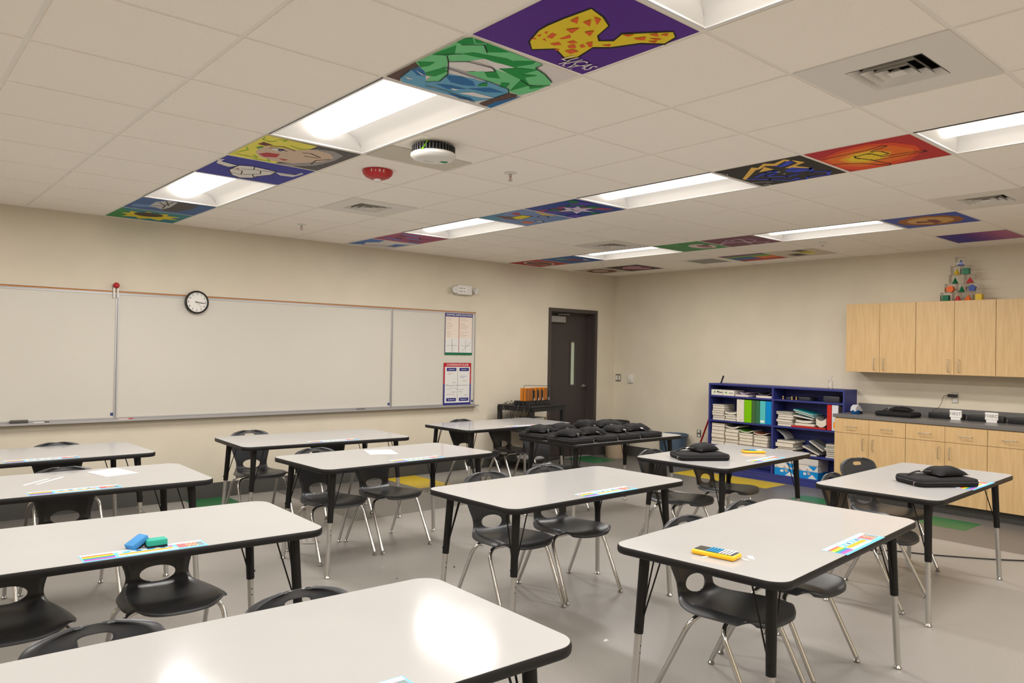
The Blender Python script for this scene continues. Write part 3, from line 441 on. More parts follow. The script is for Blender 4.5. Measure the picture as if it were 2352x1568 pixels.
t = thing('fire_alarm', 'red dome ceiling fire alarm strobe reading FIRE', 'fire alarm', (2.45*CL, 2.49*CL, H))
m = MB(); m.lathe([(.098, -.001), (.1, -.012), (.095, -.028), (.078, -.045), (.05, -.057), (.02, -.06)], 36); m.build('housing', REDPL, t, smooth=True)
m = MB(); m.lathe([(.024, -.056), (.022, -.066), (.012, -.072), (.0001, -.073)], 20); m.build('strobe_lens', M('strobe_clear', (225, 222, 220), .15), t, smooth=True)
m = MB()
for k in range(10):
    a = PI*1.05+k*.1; m.lathe([(.003, 0), (.003, .004)], 8, 0, Matrix.Translation((.088*math.cos(a), .088*math.sin(a), -.032)))
m.build('sounder_holes', INK, t)
# curved lettering: each letter stands on the side of the dome that faces the camera
ca = math.atan2(-2.847-2.49*CL, -1.084-2.45*CL)
for k, ch in enumerate('FIRE'):
    a = ca+(k-1.5)*.27; mt = Vector((.0985*math.cos(a), .0985*math.sin(a), -.0215))
    txt(ch, .026, mt, (PI/2+.28, 0, a+PI/2), WHITEPL, t, 'lettering')

def sprinkler(x, y, label):
    t = thing('sprinkler_head', label, 'sprinkler', (x*CL, y*CL, H), 0, 'ceiling sprinkler heads')
    m = MB(); m.lathe([(.042, -.0005), (.04, -.006), (.02, -.009), (.012, -.01)], 24); m.build('escutcheon', WHITEPL, t, smooth=True)
    m = MB(); m.lathe([(.009, -.008), (.009, -.026), (.004, -.03)], 12); m.tube([(-.008, 0, -.024), (-.013, 0, -.038), (-.003, 0, -.053)], .0022, 6); m.tube([(.008, 0, -.024), (.013, 0, -.038), (.003, 0, -.053)], .0022, 6); m.build('body', STEEL, t, smooth=True)
    m = MB(); m.tube([(0, 0, -.03), (0, 0, -.05)], .0022, 8); m.build('bulb', MC((200, 60, 50)), t)
    m = MB(); m.lathe([(.017, -.053), (.017, -.055), (.004, -.056)], 16); m.build('deflector', STEEL, t)
sprinkler(3.53, 1.54, 'ceiling sprinkler head nearest the wireless unit'); sprinkler(3.47, 6.5, 'ceiling sprinkler head near the whiteboard wall')
sprinkler(10.48, 1.55, 'ceiling sprinkler head over the cabinets side'); sprinkler(10.23, 6.29, 'ceiling sprinkler head near the room corner')

# ------------------------------------------------------------------ door
door = thing('door_1', 'dark brown door with narrow glass and closer', 'door', (0, 0, 0)); del door['category']; door['kind'] = 'structure'
m = MB()
m.box(DX0-.052, DX0, YW-.012, YW+.17, 0, DZ+.052); m.box(DX1, DX1+.052, YW-.012, YW+.17, 0, DZ+.052); m.box(DX0, DX1, YW-.012, YW+.17, DZ, DZ+.052)
m.box(DX0, DX0+.016, YW+.10, YW+.14, 0, DZ); m.box(DX1-.016, DX1, YW+.10, YW+.14, 0, DZ); m.box(DX0, DX1, YW+.10, YW+.14, DZ-.016, DZ)
m.build('door_frame', FRAMEM, door)
yd = YW+.135; gx0, gx1, gz0, gz1 = 6.915, 7.0, 1.055, 1.688
m = MB()
m.box(DX0+.004, gx0, yd, yd+.045, .008, DZ-.004); m.box(gx1, DX1-.004, yd, yd+.045, .008, DZ-.004); m.box(gx0, gx1, yd, yd+.045, .008, gz0); m.box(gx0, gx1, yd, yd+.045, gz1, DZ-.004)
m.build('door_panel', DOORM, door)
m = MB()
for x0, x1, z0, z1 in ((gx0-.022, gx1+.022, gz1, gz1+.022), (gx0-.022, gx1+.022, gz0-.022, gz0), (gx0-.022, gx0, gz0, gz1), (gx1, gx1+.022, gz0, gz1)): m.box(x0, x1, yd-.008, yd, z0, z1)
m.build('glazing_bead', FRAMEM, door)
m = MB(); m.box(gx0, gx1, yd+.012, yd+.02, gz0, gz1); m.build('glass', M('pale_green_glass', (196, 206, 184), .15), door)
m = MB(); m.box(gx0-.03, gx1+.03, yd+.055, yd+.06, gz0-.03, gz1+.03); m.build('blind', MC((196, 206, 184)), door)
m = MB(); m.rbox(6.45, 6.74, YW+.07, yd-.001, 1.965, 2.055, .006); cl = m.build('door_closer', M('closer_grey', (140, 135, 130), .5), door)
m = MB(); m.tube([(6.60, YW+.09, 2.06), (6.60, YW+.09, 2.085), (6.80, YW+.06, 2.088)], .009, 8); m.build('closer_arm', STEEL, cl)
m = MB(); m.lathe([(.03, 0), (.028, .012), (.014, .016), (.013, .05)], 20, 0, Matrix.Translation((7.20, yd, 1.035)) @ Matrix.Rotation(PI/2, 4, 'X'))
m.tube(fillet([(7.20, yd-.05, 1.035), (7.185, yd-.055, 1.035), (7.09, yd-.05, 1.03)], .02), .009, 10); m.build('lever_handle', STEEL, door, smooth=True)

# ------------------------------------------------------------------ whiteboards
def whiteboard(x0, x1, label, stk):
    t = thing('whiteboard', label, 'whiteboard', (x0, YW, 0), 0, 'wall whiteboards')
    w = x1-x0; z0, z1 = .84, 2.010; f = .013
    m = MB(); m.box(f, w-f, -.010, -.001, z0+f, z1-f); m.build('writing_surface', WB, t)
    m = MB(); m.box(0, f, -.016, -.001, z0, z1); m.box(w-f, w, -.016, -.001, z0, z1); m.box(f, w-f, -.016, -.001, z0, z0+f); m.box(f, w-f, -.016, -.001, z1-f, z1); m.build('frame', ALU, t)
    for x in stk:
        m = MB(); m.box(x-x0-.014, x-x0+.014, -.012, -.0105, .868, .896); m.build('corner_sticker', MC((62, 74, 120)), t)
whiteboard(-2.9, .752, 'left whiteboard panel running out of view on the left', [.728]); whiteboard(.756, 3.738, 'long middle whiteboard panel under the wall clock', [3.712]); whiteboard(3.742, 5.0, 'right whiteboard panel holding the two maths posters', [4.967])
t = thing('map_rail', 'thin aluminium rail with tan cork strip above the whiteboards', 'rail', (0, YW, 0))
m = MB(); m.box(-2.9, 5.0, -.022, -.001, 2.0115, 2.016); m.box(-2.9, 5.0, -.022, -.001, 2.0305, 2.034); m.build('channel', ALU, t)
m = MB(); m.box(-2.9, 5.0, -.019, -.001, 2.0161, 2.0304); m.build('cork_strip', M('cork', (176, 120, 66), .9, noise=.3, nscale=200), t)
m = MB(); m.box(-2.9, 5.03, YW-.075, YW-.001, .818, .824); m.box(-2.9, 5.03, YW-.078, YW-.072, .818, .836); m.box(-2.9, 5.03, YW-.016, YW-.001, .824, .838)
tag(m.build('marker_rail', ALU), 'long aluminium marker tray under the whiteboards', 'tray')
def tray_item(name, x0, x1, mat, label, h=.022, y0=-.06, y1=-.03, r=.004):
    m = MB(); m.rbox(x0, x1, YW+y0, YW+y1, .8245, .8245+h, r); o = m.build(name, mat, smooth=True)
    return o
t = thing('board_eraser', 'grey felt board eraser on marker tray, far left', 'eraser', (0, YW, 0))
m = MB(); m.rbox(-.07, .06, -.066, -.02, .840, .862, .004); m.build('grip', MC((88, 84, 80)), t); m = MB(); m.box(-.068, .058, -.064, -.022, .8245, .840); m.build('felt_pad', MC((60, 58, 58)), t)
def marker(x, ln, cols, label):
    t = thing('marker', label, 'marker', (x, YW-.045, .8325))
    m = MB(); m.lathe([(.007, 0), (.0075, .003), (.0075, ln*.68)], 12, 0, Matrix.Rotation(PI/2, 4, 'Y')); m.build('barrel', MC(cols[0]), t, smooth=True)
    m = MB(); m.lathe([(.008, ln*.68), (.008, ln*.97), (.006, ln)], 12, 0, Matrix.Rotation(PI/2, 4, 'Y')); m.build('cap', MC(cols[1]), t, smooth=True)
marker(.10, .12, ((225, 222, 218), (40, 38, 38)), 'black-capped marker on the tray right of the grey eraser')
marker(.775, .13, ((236, 200, 190), (200, 50, 45)), 'red marker on the tray below the board divider')
marker(3.27, .11, ((60, 58, 58), (50, 48, 48)), 'dark marker on the tray near the right board seam')
t = thing('magnet_ornament', 'small red ball ornament clipped above the board divider', 'ornament', (.735, YW-.03, 2.012))
m = MB(); m.lathe([(.0001, .042-.0)]+[(.028*math.sin(PI*k/12), .068-.028*math.cos(PI*k/12)) for k in range(1, 12)]+[(.0001, .096)], 20); m.build('ball', REDPL, t, smooth=True)
m = MB()
for x in (-.018, .014): m.box(x-.007, x+.007, -.004, .002, -.045, .045)
m.build('clips', WHITEPL, t)

t = thing('wall_clock', 'round black-rimmed wall clock overlapping the top of whiteboard', 'clock', (1.463, YW-.024, 1.964))
RX = Matrix.Rotation(PI/2, 4, 'X')
m = MB(); m.lathe([(.098, .018), (.098, .03), (.104, .036), (.112, .03), (.115, .012), (.113, 0), (.098, 0), (.098, .018)], 48, 0, RX, cap=False); m.build('rim', BLACKPL, t, smooth=True)
m = MB(); m.lathe([(.1, 0), (.1, .02)], 48, 0, RX); m.build('dial', M('dial_white', (228, 224, 218), .5), t)
for k in range(1, 13):
    a = PI/2-k*PI/6; txt(str(k), .026, (.081*math.cos(a), -.0208, .081*math.sin(a)), BW, INK, t, 'numeral')
def hand(ang, ln, w, mt, name, y):
    a = math.radians(90-ang); m = MB(); m.box(-.018, ln, -w, w, 0, .001, 0, RX @ Matrix.Rotation(a, 4, 'Z')); o = m.build(name, mt, t); o.location = (0, y, 0)
hand(98, .058, .0035, INK, 'hour_hand', -.0215); hand(96, .082, .0022, INK, 'minute_hand', -.0228); hand(137, .075, .0006, INK, 'second_hand', -.0242)

t = thing('emergency_light', 'white twin-head emergency light on wall above the posters', 'emergency light', (4.78, YW, 2.305))
m = MB(); m.rbox(-.118, .118, -.065, -.001, -.06, .06, .008); m.build('housing', WHITEPL, t, smooth=True)
for x in (-.135, .165):
    m = MB(); m.lathe([(.02, 0), (.038, .03), (.046, .06), (.044, .066)], 20, 0, Matrix.Translation((x, -.02, .01)) @ Matrix.Rotation(PI/2+.25, 4, 'X') @ Matrix.Rotation(.35 if x > 0 else -.35, 4, 'Y')); h = m.build('lamp_head', WHITEPL, t, smooth=True)
m = MB(); m.box(-.10, .02, -.0665, -.065, .005, .04); m.box(-.10, .02, -.0665, -.065, -.035, 0); m.build('label_sticker', WHITEP, t)
m = MB()
for x in (-.085, -.055, -.02):
    for z in (.02, -.02): m.box(x, x+.022, -.0672, -.0665, z-.006, z+.006)
m.build('print', GREYINK, t)

# posters
def poster(name, x0, x1, z0, z1, label):
    t = thing(name, label, 'poster', (x0, YW-.0185, z0)); return t, x1-x0, z1-z0
NAVY = MC((46, 46, 118)); PGREEN = MC((26, 110, 66)); PRED = MC((176, 32, 44)); CREAM = MC((228, 214, 200)); PWHITE = MC((220, 218, 214)); MAROON = MC((150, 70, 70))
t, w, h = poster('poster', 4.512, 4.946, 1.475, 2.004, 'upper poster headed GRAPHING LINEAR EQUATIONS on the right whiteboard')
m = MB(); m.box(0, w, -.0012, 0, 0, h, 0)
m.box(.006, w-.006, -.0016, -.0012, .03, h-.045, 1); m.box(.012, w-.012, -.0020, -.0016, .03, h*.40, 2); m.box(0, w, -.0022, -.0012, 0, .026, 3); m.box(w/2-.004, w/2+.004, -.0024, -.0016, .026, h-.045, 4)
for cx in (.06, .06+w/2):
    for k in range(12):
        z = h-.07-k*.021; ln = rnd.uniform(.06, .13)
        if k in (2, 7): continue
        m.box(cx-.04, cx-.04+ln, -.0022, -.0018, z, z+.004, 5)
for cx in (w*.25, w*.75):
    m.box(cx-.08, cx+.08, -.0024, -.0020, h*.22, h*.22+.003, 6); m.box(cx-.0015, cx+.0015, -.0024, -.0020, h*.07, h*.37, 6)
for cx, ang in ((w*.25, 1.4), (w*.75, -.7)):
    m.box(-.09, .09, -.0026, -.0022, -.0015, .0015, 6, Matrix.Translation((cx+.01, 0, h*.2)) @ Matrix.Rotation(ang, 4, 'Y'))
m.build('sheet', [NAVY, CREAM, PWHITE, PGREEN, MAROON, MC((186, 160, 150)), MC((110, 108, 112))], t)
txt('GRAPHING LINEAR EQUATIONS', .036, (w/2, -.0018, h-.022), BW, WHITEP, t, sx=.78)
t, w, h = poster('poster', 4.502, 4.936, .842, 1.374, 'lower poster headed COORDINATE PLANE on the right whiteboard')
m = MB(); m.box(0, w, -.0012, 0, 0, h*.5, 0); m.box(0, w, -.0012, 0, h*.5, h, 1); m.box(.02, w-.02, -.0018, -.0012, .026, h-.05, 2)
for cx in (w*.28, w*.74):
    for z in (.045, h-.105): m.box(cx-.075, cx+.075, -.0022, -.0018, z, z+.042, 0)
m.box(w*.5-.0015, w*.5+.0015, -.0024, -.0018, .05, h-.06, 3); m.box(.035, w-.035, -.0024, -.0018, h*.46, h*.46+.003, 3)
for k in range(17): m.box(w*.5-.007, w*.5+.007, -.0024, -.0018, .07+k*.023, .0712+k*.023, 3); m.box(.05+k*.02, .0512+k*.02, -.0024, -.0018, h*.46-.006, h*.46+.009, 3)
m.box(-.11, .11, -.0026, -.002, -.0012, .0012, 3, Matrix.Translation((w*.32, 0, h*.42)) @ Matrix.Rotation(.35, 4, 'Y'))
for cx, z, ln, c in ((.06, .4, .09, 4), (.07, .385, .05, 4), (.25, .36, .12, 5), (.26, .345, .07, 5), (.3, .3, .06, 3), (.14, .28, .05, 3), (.05, .2, .08, 4), (.25, .19, .07, 4), (.13, .16, .06, 3), (.05, .13, .12, 4), (.33, .12, .05, 3), (.24, .16, .06, 3)):
    m.box(cx, cx+ln, -.0022, -.0018, z, z+.004, c)
m.build('sheet', [NAVY, PRED, PWHITE, MC((110, 108, 112)), MC((190, 130, 130)), MC((130, 140, 180))], t)
txt('COORDINATE PLANE', .038, (w/2, -.0018, h-.026), BW, WHITEP, t, sx=.95)
for q, cx, z in (('Quadrant II', w*.28, h-.084), ('Quadrant I', w*.74, h-.084), ('Quadrant III', w*.28, .066), ('Quadrant IV', w*.74, .066)): txt(q, .02, (cx, -.0026, z), BW, WHITEP, t)

# ------------------------------------------------------------------ cabinets on the right wall
def pull(parent, p, vertical, ln=.115):
    m = MB(); d = .028
    if vertical: pts = [(0, 0, ln/2), (-d, 0, ln/2), (-d, 0, -ln/2), (0, 0, -ln/2)]
    else: pts = [(0, ln/2, 0), (-d, ln/2, 0), (-d, -ln/2, 0), (0, -ln/2, 0)]
    m.tube(fillet(pts, .006, 3), .0034, 8); return m.build('handle', STEEL, parent, smooth=True, loc=p)
def base_cabinet(y1, w, label):
    t = thing('base_cabinet', label, 'cabinet', (7.115, y1-w, 0), 0, 'maple base cabinets')
    m = MB(); m.box(0, XW-7.115-.002, 0, w, .105, .876); m.build('carcass', MAPLE, t)
    m = MB(); m.box(.075, XW-7.115-.01, 0, w, .0, .105); m.build('toe_kick', BASEM, t)
    hw = w/2
    for k in (0, 1):
        y0 = k*hw; m = MB(); m.rbox(-.019, -.0005, y0+.0015, y0+hw-.0015, .717, .870, .0015, 1); d = m.build('drawer', MAPLE, t); pull(d, (-.019, y0+hw/2+.0, .79), False)
        m = MB(); m.rbox(-.019, -.0005, y0+.0015, y0+hw-.0015, .107, .7135, .0015, 1); d = m.build('door', MAPLE, t)
        pull(d, (-.019, (hw+.055) if k else (hw-.05), .61), True)
bl = ['maple base cabinet at the left end, beside the blue bookcase', 'second maple base cabinet from the bookcase, below the FIRST and THIRD signs', 'third maple base cabinet from the bookcase, cut by the right edge', 'fourth maple base cabinet, out of view to the right']
for k in range(4): base_cabinet(1.140-k*.748, .747, bl[k])
t = thing('countertop', 'long grey countertop with backsplash over the maple cabinets', 'countertop', (7.09, 1.160-3.05, .878))
m = MB(); m.rbox(0, XW-7.09-.002, 0, 3.05, 0, .037, .003, 1); m.build('slab', COUNTER, t)
m = MB(); m.rbox(XW-7.09-.022, XW-7.09-.002, 0, 3.05, .0372, .137, .002, 1); m.build('backsplash', COUNTER, t)
def wall_cabinet(y1, w, label):
    t = thing('wall_cabinet', label, 'cabinet', (7.42, y1-w, 1.377), 0, 'maple wall cabinets')
    h = 2.140-1.377; m = MB(); m.box(0, XW-7.42-.002, 0, w, 0, h); m.build('carcass', MAPLE, t)
    for k in (0, 1):
        y0 = k*w/2; m = MB(); m.rbox(-.019, -.0005, y0+.0015, y0+w/2-.0015, .001, h-.001, .0015, 1); d = m.build('door', MAPLE, t)
        pull(d, (-.019, w/2+(.05 if k else -.05), .095), True, .125)
wl = ['maple wall cabinet at the left end, over the black bag', 'maple wall cabinet carrying the pyramid of coloured solids', 'maple wall cabinet cut by the right edge of view', 'last maple wall cabinet, out of view to the right']
for k in range(4): wall_cabinet(1.170-k*.748, .747, wl[k])

# wall devices
def plate(name, y0, y1, z0, z1, label, cat):
    t = thing(name, label, cat, (XW, (y0+y1)/2, (z0+z1)/2)); return t, (y1-y0)/2, (z1-z0)/2
t, a, b = plate('light_switch', 4.785, 4.89, 1.105, 1.215, 'steel double light switch plate beside the door corner', 'light switch')
m = MB(); m.rbox(-.006, -.0005, -a, a, -b, b, .002, 1); m.build('plate', M('steel_plate', (128, 120, 108), .4, metal=.5), t)
for y in (-.026, .026):
    m = MB(); m.rbox(-.011, -.0062, y-.017, y+.017, -.036, .036, .002, 1); m.build('rocker', WHITEPL, t)
t, a, b = plate('wall_sensor', 4.535, 4.63, 1.095, 1.215, 'small white wall sensor box right of the light switch', 'sensor')
m = MB(); m.rbox(-.03, -.0005, -a, a, -b, b, .006); m.build('cover', WHITEPL, t, smooth=True); m = MB(); m.box(-.031, -.0302, -.02, .02, -.04, -.02); m.build('vent_slot', MC((180, 176, 170)), t)
def outlet(y0, y1, z0, z1, label):
    t, a, b = plate('wall_outlet', y0, y1, z0, z1, label, 'outlet')
    m = MB(); m.rbox(-.006, -.0005, -a, a, -b, b, .002, 1); m.build('plate', M('dark_plate', (84, 78, 70), .45, metal=.4), t)
    for z in (-.028, .028):
        m = MB(); m.rbox(-.009, -.0062, -.02, .02, z-.018, z+.018, .003, 1); s = m.build('socket', WHITEPL, t)
        m = MB(); m.box(-.0095, -.0088, -.009, -.006, z-.006, z+.006); m.box(-.0095, -.0088, .006, .009, z-.006, z+.006); m.build('slots', INK, s)
    return t
outlet(3.325, 3.39, .40, .50, 'dark-plated low wall outlet left of the bookcase')
t = outlet(.112, .177, 1.075, 1.188, 'steel-rimmed wall outlet above the counter with a black adapter'); t.children[0].data = t.children[0].data.copy(); t.children[0].data.materials[0] = M('pale_plate', (186, 178, 164), .4)
t = thing('power_adapter', 'black plug adapter in the counter outlet with a trailing cord', 'adapter', (XW-.0105, .145, 1.155))
m = MB(); m.rbox(-.035, -.0005, -.03, .06, -.015, .015, .005); m.build('body', BLACKPL, t, smooth=True)
m = MB(); pts = [(-.02, .06, 0), (-.03, .10, -.008), (-.03, .115, -.08), (-.05, .13, -.13), (-.12, .18, -.170)]
m.tube(fillet(pts, .03, 4), .0022, 6); m.build('cord', BLACKPL, t, smooth=True)

# counter items
CT = .9155
def power_station(y1, ln, label):
    t = thing('charging_strip', label, 'charger', (7.53, y1-ln, CT), 0, 'black charging strips on the counter')
    m = MB(); m.rbox(0, .075, 0, ln, 0, .062, .004); m.build('body', BLACKPL, t, smooth=True)
    m = MB()
    for k in range(6): m.box(.012, .063, .02+k*(ln-.04)/6, .02+(k+.7)*(ln-.04)/6, .0622, .0635)
    m.build('slots', MC((48, 46, 46)), t)
    m = MB(); m.tube(fillet([(.06, .005, .02), (.05, -.02, .06), (.02, -.035, .01), (-.02, -.02, .004)], .02, 4), .0025, 6); m.build('cable', BLACKPL, t)
power_station(.335, .335, 'black charging strip behind the FIRST sign on the counter'); power_station(-.035, .33, 'black charging strip behind the THIRD sign on the counter'); power_station(-.40, .33, 'black charging strip at the right edge of the counter')
def sign(y0, y1, s, label):
    t = thing('table_sign', label, 'sign', (7.508, (y0+y1)/2, CT))
    w = (y1-y0)/2; m = MB(); m.rbox(0, .02, -w, w, .022, .098, .006); m.box(.004, .018, -w*.8, w*.8, 0, .024); m.build('card', WHITEP, t)
    txt(s, .045, (-.0008, 0, .06), (PI/2, 0, -PI/2), GREYINK, t)
sign(.008, .122, 'FIRST', 'white hand-lettered sign reading FIRST on the counter'); sign(-.322, -.203, 'THIRD', 'white hand-lettered sign reading THIRD on the counter')
t = thing('pencil_sharpener', 'blue and grey electric pencil sharpener at the counter left end', 'sharpener', (7.30, 1.0, CT), -.2)
m = MB(); m.lathe([(.038, 0), (.042, .01), (.042, .035), (.036, .042)], 24, 0, None, 1.3, 1.0); m.build('base', MC((20, 74, 124), .3), t, smooth=True)
m = MB(); m.prism([(-.05, .03), (-.04, .075), (.0, .1), (.03, .085), (.075, .03)], -.033, .033, 0, Matrix.Rotation(PI/2, 4, 'X') @ Matrix.Identity(4)); m.build('cover', M('sharpener_grey', (190, 190, 192), .3), t)
m = MB(); m.box(.07, .10, -.012, .012, .0, .03); m.build('shavings_tray', MC((40, 44, 50)), t)

# pyramid of boxed solids
def solid_box(y, z, kind, col, label, w=.088):
    t = thing('clear_display_box', 'clear acrylic cube around '+label, 'display box', (7.53, y, z), 0, 'clear boxes of the solids pyramid')
    m = MB(); h = w/2; p = .0015
    m.box(-h, h, -h, h, 0, w); m.build('acrylic_walls', CLEAR, t)
    g = thing('geometric_solid', label, 'geometric solid', (7.53, y, z+.0022), 0, 'coloured solids in the pyramid')
    mt = MC(col, .4); m = MB(); r = .030
    if kind == 'cube': m.rbox(-r, r, -r, r, 0, 2*r+.004, .003)
    elif kind == 'cone': m.lathe([(r, 0), (.0005, .066)], 28)
    elif kind == 'tri': m.prism([(-r-.004, 0), (r+.004, 0), (0, .062)], -.012, .012, 0, Matrix(((0, 0, 1, 0), (1, 0, 0, 0), (0, 1, 0, 0), (0, 0, 0, 1))))
    elif kind == 'pyr': m.add([(-r, -r, 0), (r, -r, 0), (r, r, 0), (-r, r, 0), (0, 0, .064)], [(0, 3, 2, 1), (0, 1, 4), (1, 2, 4), (2, 3, 4), (3, 0, 4)])
    elif kind == 'oct': m.prism([(.035*math.cos(PI/8+k*PI/4), .035+.035*math.sin(PI/8+k*PI/4)) for k in range(8)], -.028, .028, 0, Matrix(((0, 0, 1, 0), (1, 0, 0, 0), (0, 1, 0, 0), (0, 0, 0, 1))))
    elif kind == 'dodec':
        a = [(.037*math.cos(PI/2+k*PI*.4), .036+.037*math.sin(PI/2+k*PI*.4)) for k in range(5)]
        m.prism(a, -.02, .02, 0, Matrix(((0, 0, 1, 0), (1, 0, 0, 0), (0, 1, 0, 0), (0, 0, 0, 1))))
    elif kind == 'frus': m.lathe([(r+.004, 0), (.012, .05), (.0005, .052)], 28)
    m.build('solid', mt, g, smooth=kind in ('cone', 'frus'))
z0 = 2.1412
GR = (22, 108, 72); RD = (196, 62, 66); OR = (236, 108, 40); YE = (222, 186, 48); BU = (54, 66, 140)
for y, kd, c, l in ((.172, 'cube', GR, 'green cube at the bottom left of the solids pyramid'), (.062, 'frus', RD, 'red blunt cone in the bottom row of the solids pyramid'), (-.035, 'pyr', OR, 'orange pyramid in the bottom row of the solids pyramid'), (-.137, 'cube', YE, 'yellow cube at the bottom right of the solids pyramid')): solid_box(y, z0, kd, c, l)
for y, kd, c, l in ((.13, 'oct', OR, 'orange octagonal prism in the second row of the solids pyramid'), (.027, 'cone', GR, 'green cone in the middle of the second row'), (-.072, 'dodec', (66, 86, 160), 'blue pentagonal solid in the second row')): solid_box(y, z0+.0905, kd, c, l)
for y, kd, c, l in ((.09, 'cone', GR, 'green cone in the third row of the solids pyramid'), (-.05, 'pyr', RD, 'red pyramid in the third row of the solids pyramid')): solid_box(y, z0+.181, kd, c, l)
for y, kd, c, l in ((.075, 'cone', YE, 'yellow cone in the fourth row of the solids pyramid'), (-.015, 'cube', (58, 130, 98), 'green cube in the fourth row of the solids pyramid')): solid_box(y, z0+.2715, kd, c, l)
solid_box(.035, z0+.362, 'tri', BU, 'blue triangular solid at the top of the pyramid')

# ------------------------------------------------------------------ blue bookcase
BF = 7.42; BY0, BY1 = 1.185, 2.998
t = thing('bookcase', 'blue double bookcase crammed with workbooks and binders', 'bookcase', (BF, BY0, 0))
W_ = BY1-BY0; D_ = XW-BF-.004; T = .02; mid = 2.078-BY0
m = MB(); m.box(0, D_, 0, T, 0, 1.166); m.build('side_panel', BLUEM, t)
m = MB(); m.box(0, D_, W_-T, W_, 0, 1.166); m.build('side_panel', BLUEM, t)
m = MB(); m.box(0, D_, T, W_-T, 1.144, 1.166); m.build('top_panel', BLUEM, t)
m = MB(); m.box(0, D_-.006, mid-.012, mid+.012, .095, 1.144); m.build('divider', BLUEM, t)
m = MB(); m.box(D_-.006, D_, T, W_-T, .0, 1.144); m.build('back_panel', BLUEM, t)
m = MB(); m.box(0, D_-.006, T, W_-T, .075, .095); m.box(.004, .02, T, W_-T, 0, .075); m.build('plinth', BLUEM, t)
SH = (.368, .69, 1.012)
for z in SH:
    for a, b in ((T, mid-.012), (mid+.012, W_-T)):
        m = MB(); m.box(.004, D_-.006, a, b, z-.02, z); m.build('shelf', BLUEM, t)
TITLE = M('cover_grey', (128, 128, 124), .6, noise=.1)
def workbook(y, z, w, h, label, group, cover=None, d=.25, x=None, rz=0, sag=0.0, tilt=0.0):
    """one soft-cover book lying flat: pages with thin covers, optionally with a sagging middle"""
    x = BF+.03 if x is None else x
    m = MB(); n = 8
    for k in range(n):
        y0 = -w/2+w*k/n; y1 = y0+w/n
        def zz(v): return sag*((2*v/w)**2)
        for (za, zb, mi, e) in ((.0, .0015, 1, 0), (.0015, h-.0015, 0, .003), (h-.0015, h, 1, 0)):
            vs = [(e, y0, za+zz(y0)), (d-e, y0, za+zz(y0)), (d-e, y1, za+zz(y1)), (e, y1, za+zz(y1)), (e, y0, zb+zz(y0)), (d-e, y0, zb+zz(y0)), (d-e, y1, zb+zz(y1)), (e, y1, zb+zz(y1))]
            fs = [(0, 3, 2, 1), (4, 5, 6, 7), (0, 1, 5, 4), (2, 3, 7, 6)]+([(3, 0, 4, 7)] if 1 else [])+[(1, 2, 6, 5)]
            m.add(vs, fs, mi)
    o = m.build('workbook', [PAGES, cover or TITLE]); o.location = (x, y, z); o.rotation_euler = (tilt, 0, rz)
    return tag(o, label, 'book', group)
def book_stack(y, z, w, hs, where, covers=None, jit=.01, top_sag=0):
    ords = {1: ['only'], 2: ['bottom', 'top'], 3: ['bottom', 'middle', 'top'], 4: ['bottom', 'second', 'third', 'top'], 5: ['bottom', 'second', 'third', 'fourth', 'top'], 6: ['bottom', 'second', 'third', 'fourth', 'fifth', 'top'], 7: ['bottom', 'second', 'third', 'fourth', 'fifth', 'sixth', 'top']}[len(hs)]
    zz = z+.0006
    for k, h in enumerate(hs):
        sg = top_sag if k == len(hs)-1 else 0
        workbook(y+rnd.uniform(-jit, jit), zz, w*rnd.uniform(.95, 1.0), h, '%s cream workbook of the %s' % (ords[k], where), 'workbooks in the '+where, (covers or {}).get(k), x=BF+.025+rnd.uniform(0, .015), rz=rnd.uniform(-.02, .02), sag=sg)
        zz += h+.0012
book_stack(2.872, SH[1], .178, [.03, .028, .03, .026, .032, .03, .02], 'tall stack left of binders')
book_stack(2.688, SH[1], .168, [.026, .028, .024, .03], 'short stack left of binders', top_sag=.012)
y = 2.872
for k, hs in enumerate(([.046, .044, .05, .044, .046, .044], [.046, .04, .044, .042, .044, .022], [.04, .042, .036, .04, .026, .016], [.038, .04, .036, .036, .022, .014])):
    book_stack(y, SH[0], .192, hs, ['leftmost low stack', 'second low stack', 'third low stack', 'fourth low stack'][k]+' in left bay', {5: MC((76, 140, 50))} if k == 2 else ({5: MC((150, 96, 78))} if k == 3 else None), .004, .02 if k else 0); y -= .2055
def binder(y0, y1, z, h, col, label, mt=None):
    w = y0-y1; t = thing('ring_binder', label, 'binder', (BF+.012, y1, z+.0006), 0, 'upright ring binders in the bookcase')
    m = MB(); m.rbox(0, .012, .001, w-.001, 0, h, .003); m.build('spine', mt or MC(col, .35), t)
    m = MB(); m.box(.012, .25, .001, .004, 0, h); m.box(.012, .25, w-.004, w-.001, 0, h); m.build('covers', mt or MC(col, .35), t)
    m = MB(); m.box(.02, .24, .006, w-.006, .01, h-.012); m.build('pages', PAGES, t); return t
t = binder(2.585, 2.478, SH[1], .285, (222, 214, 200), 'white ring binder on the middle left shelf')
m = MB()
for z in (.03, .265): m.lathe([(.004, 0), (.004, .002)], 10, 0, Matrix.Translation((-.0001, .05, z)) @ Matrix.Rotation(-PI/2, 4, 'Y'))
m.build('rivets', INK, t)
binder(2.476, 2.372, SH[1], .285, (122, 190, 8), 'lime green ring binder beside the white one'); binder(2.370, 2.318, SH[1], .285, (70, 104, 62), 'olive green binder in the middle of the row'); binder(2.316, 2.258, SH[1], .285, (58, 110, 76), 'dark green binder left of the aqua one')
t = binder(2.256, 2.180, SH[1], .285, (88, 190, 190), 'aqua ring binder with white spine label'); m = MB(); m.box(-.0012, -.0002, .01, .068, .02, .045); m.build('spine_label', WHITEP, t)
binder(2.178, 2.094, SH[1], .285, (10, 136, 206), 'bright blue ring binder next to the divider')
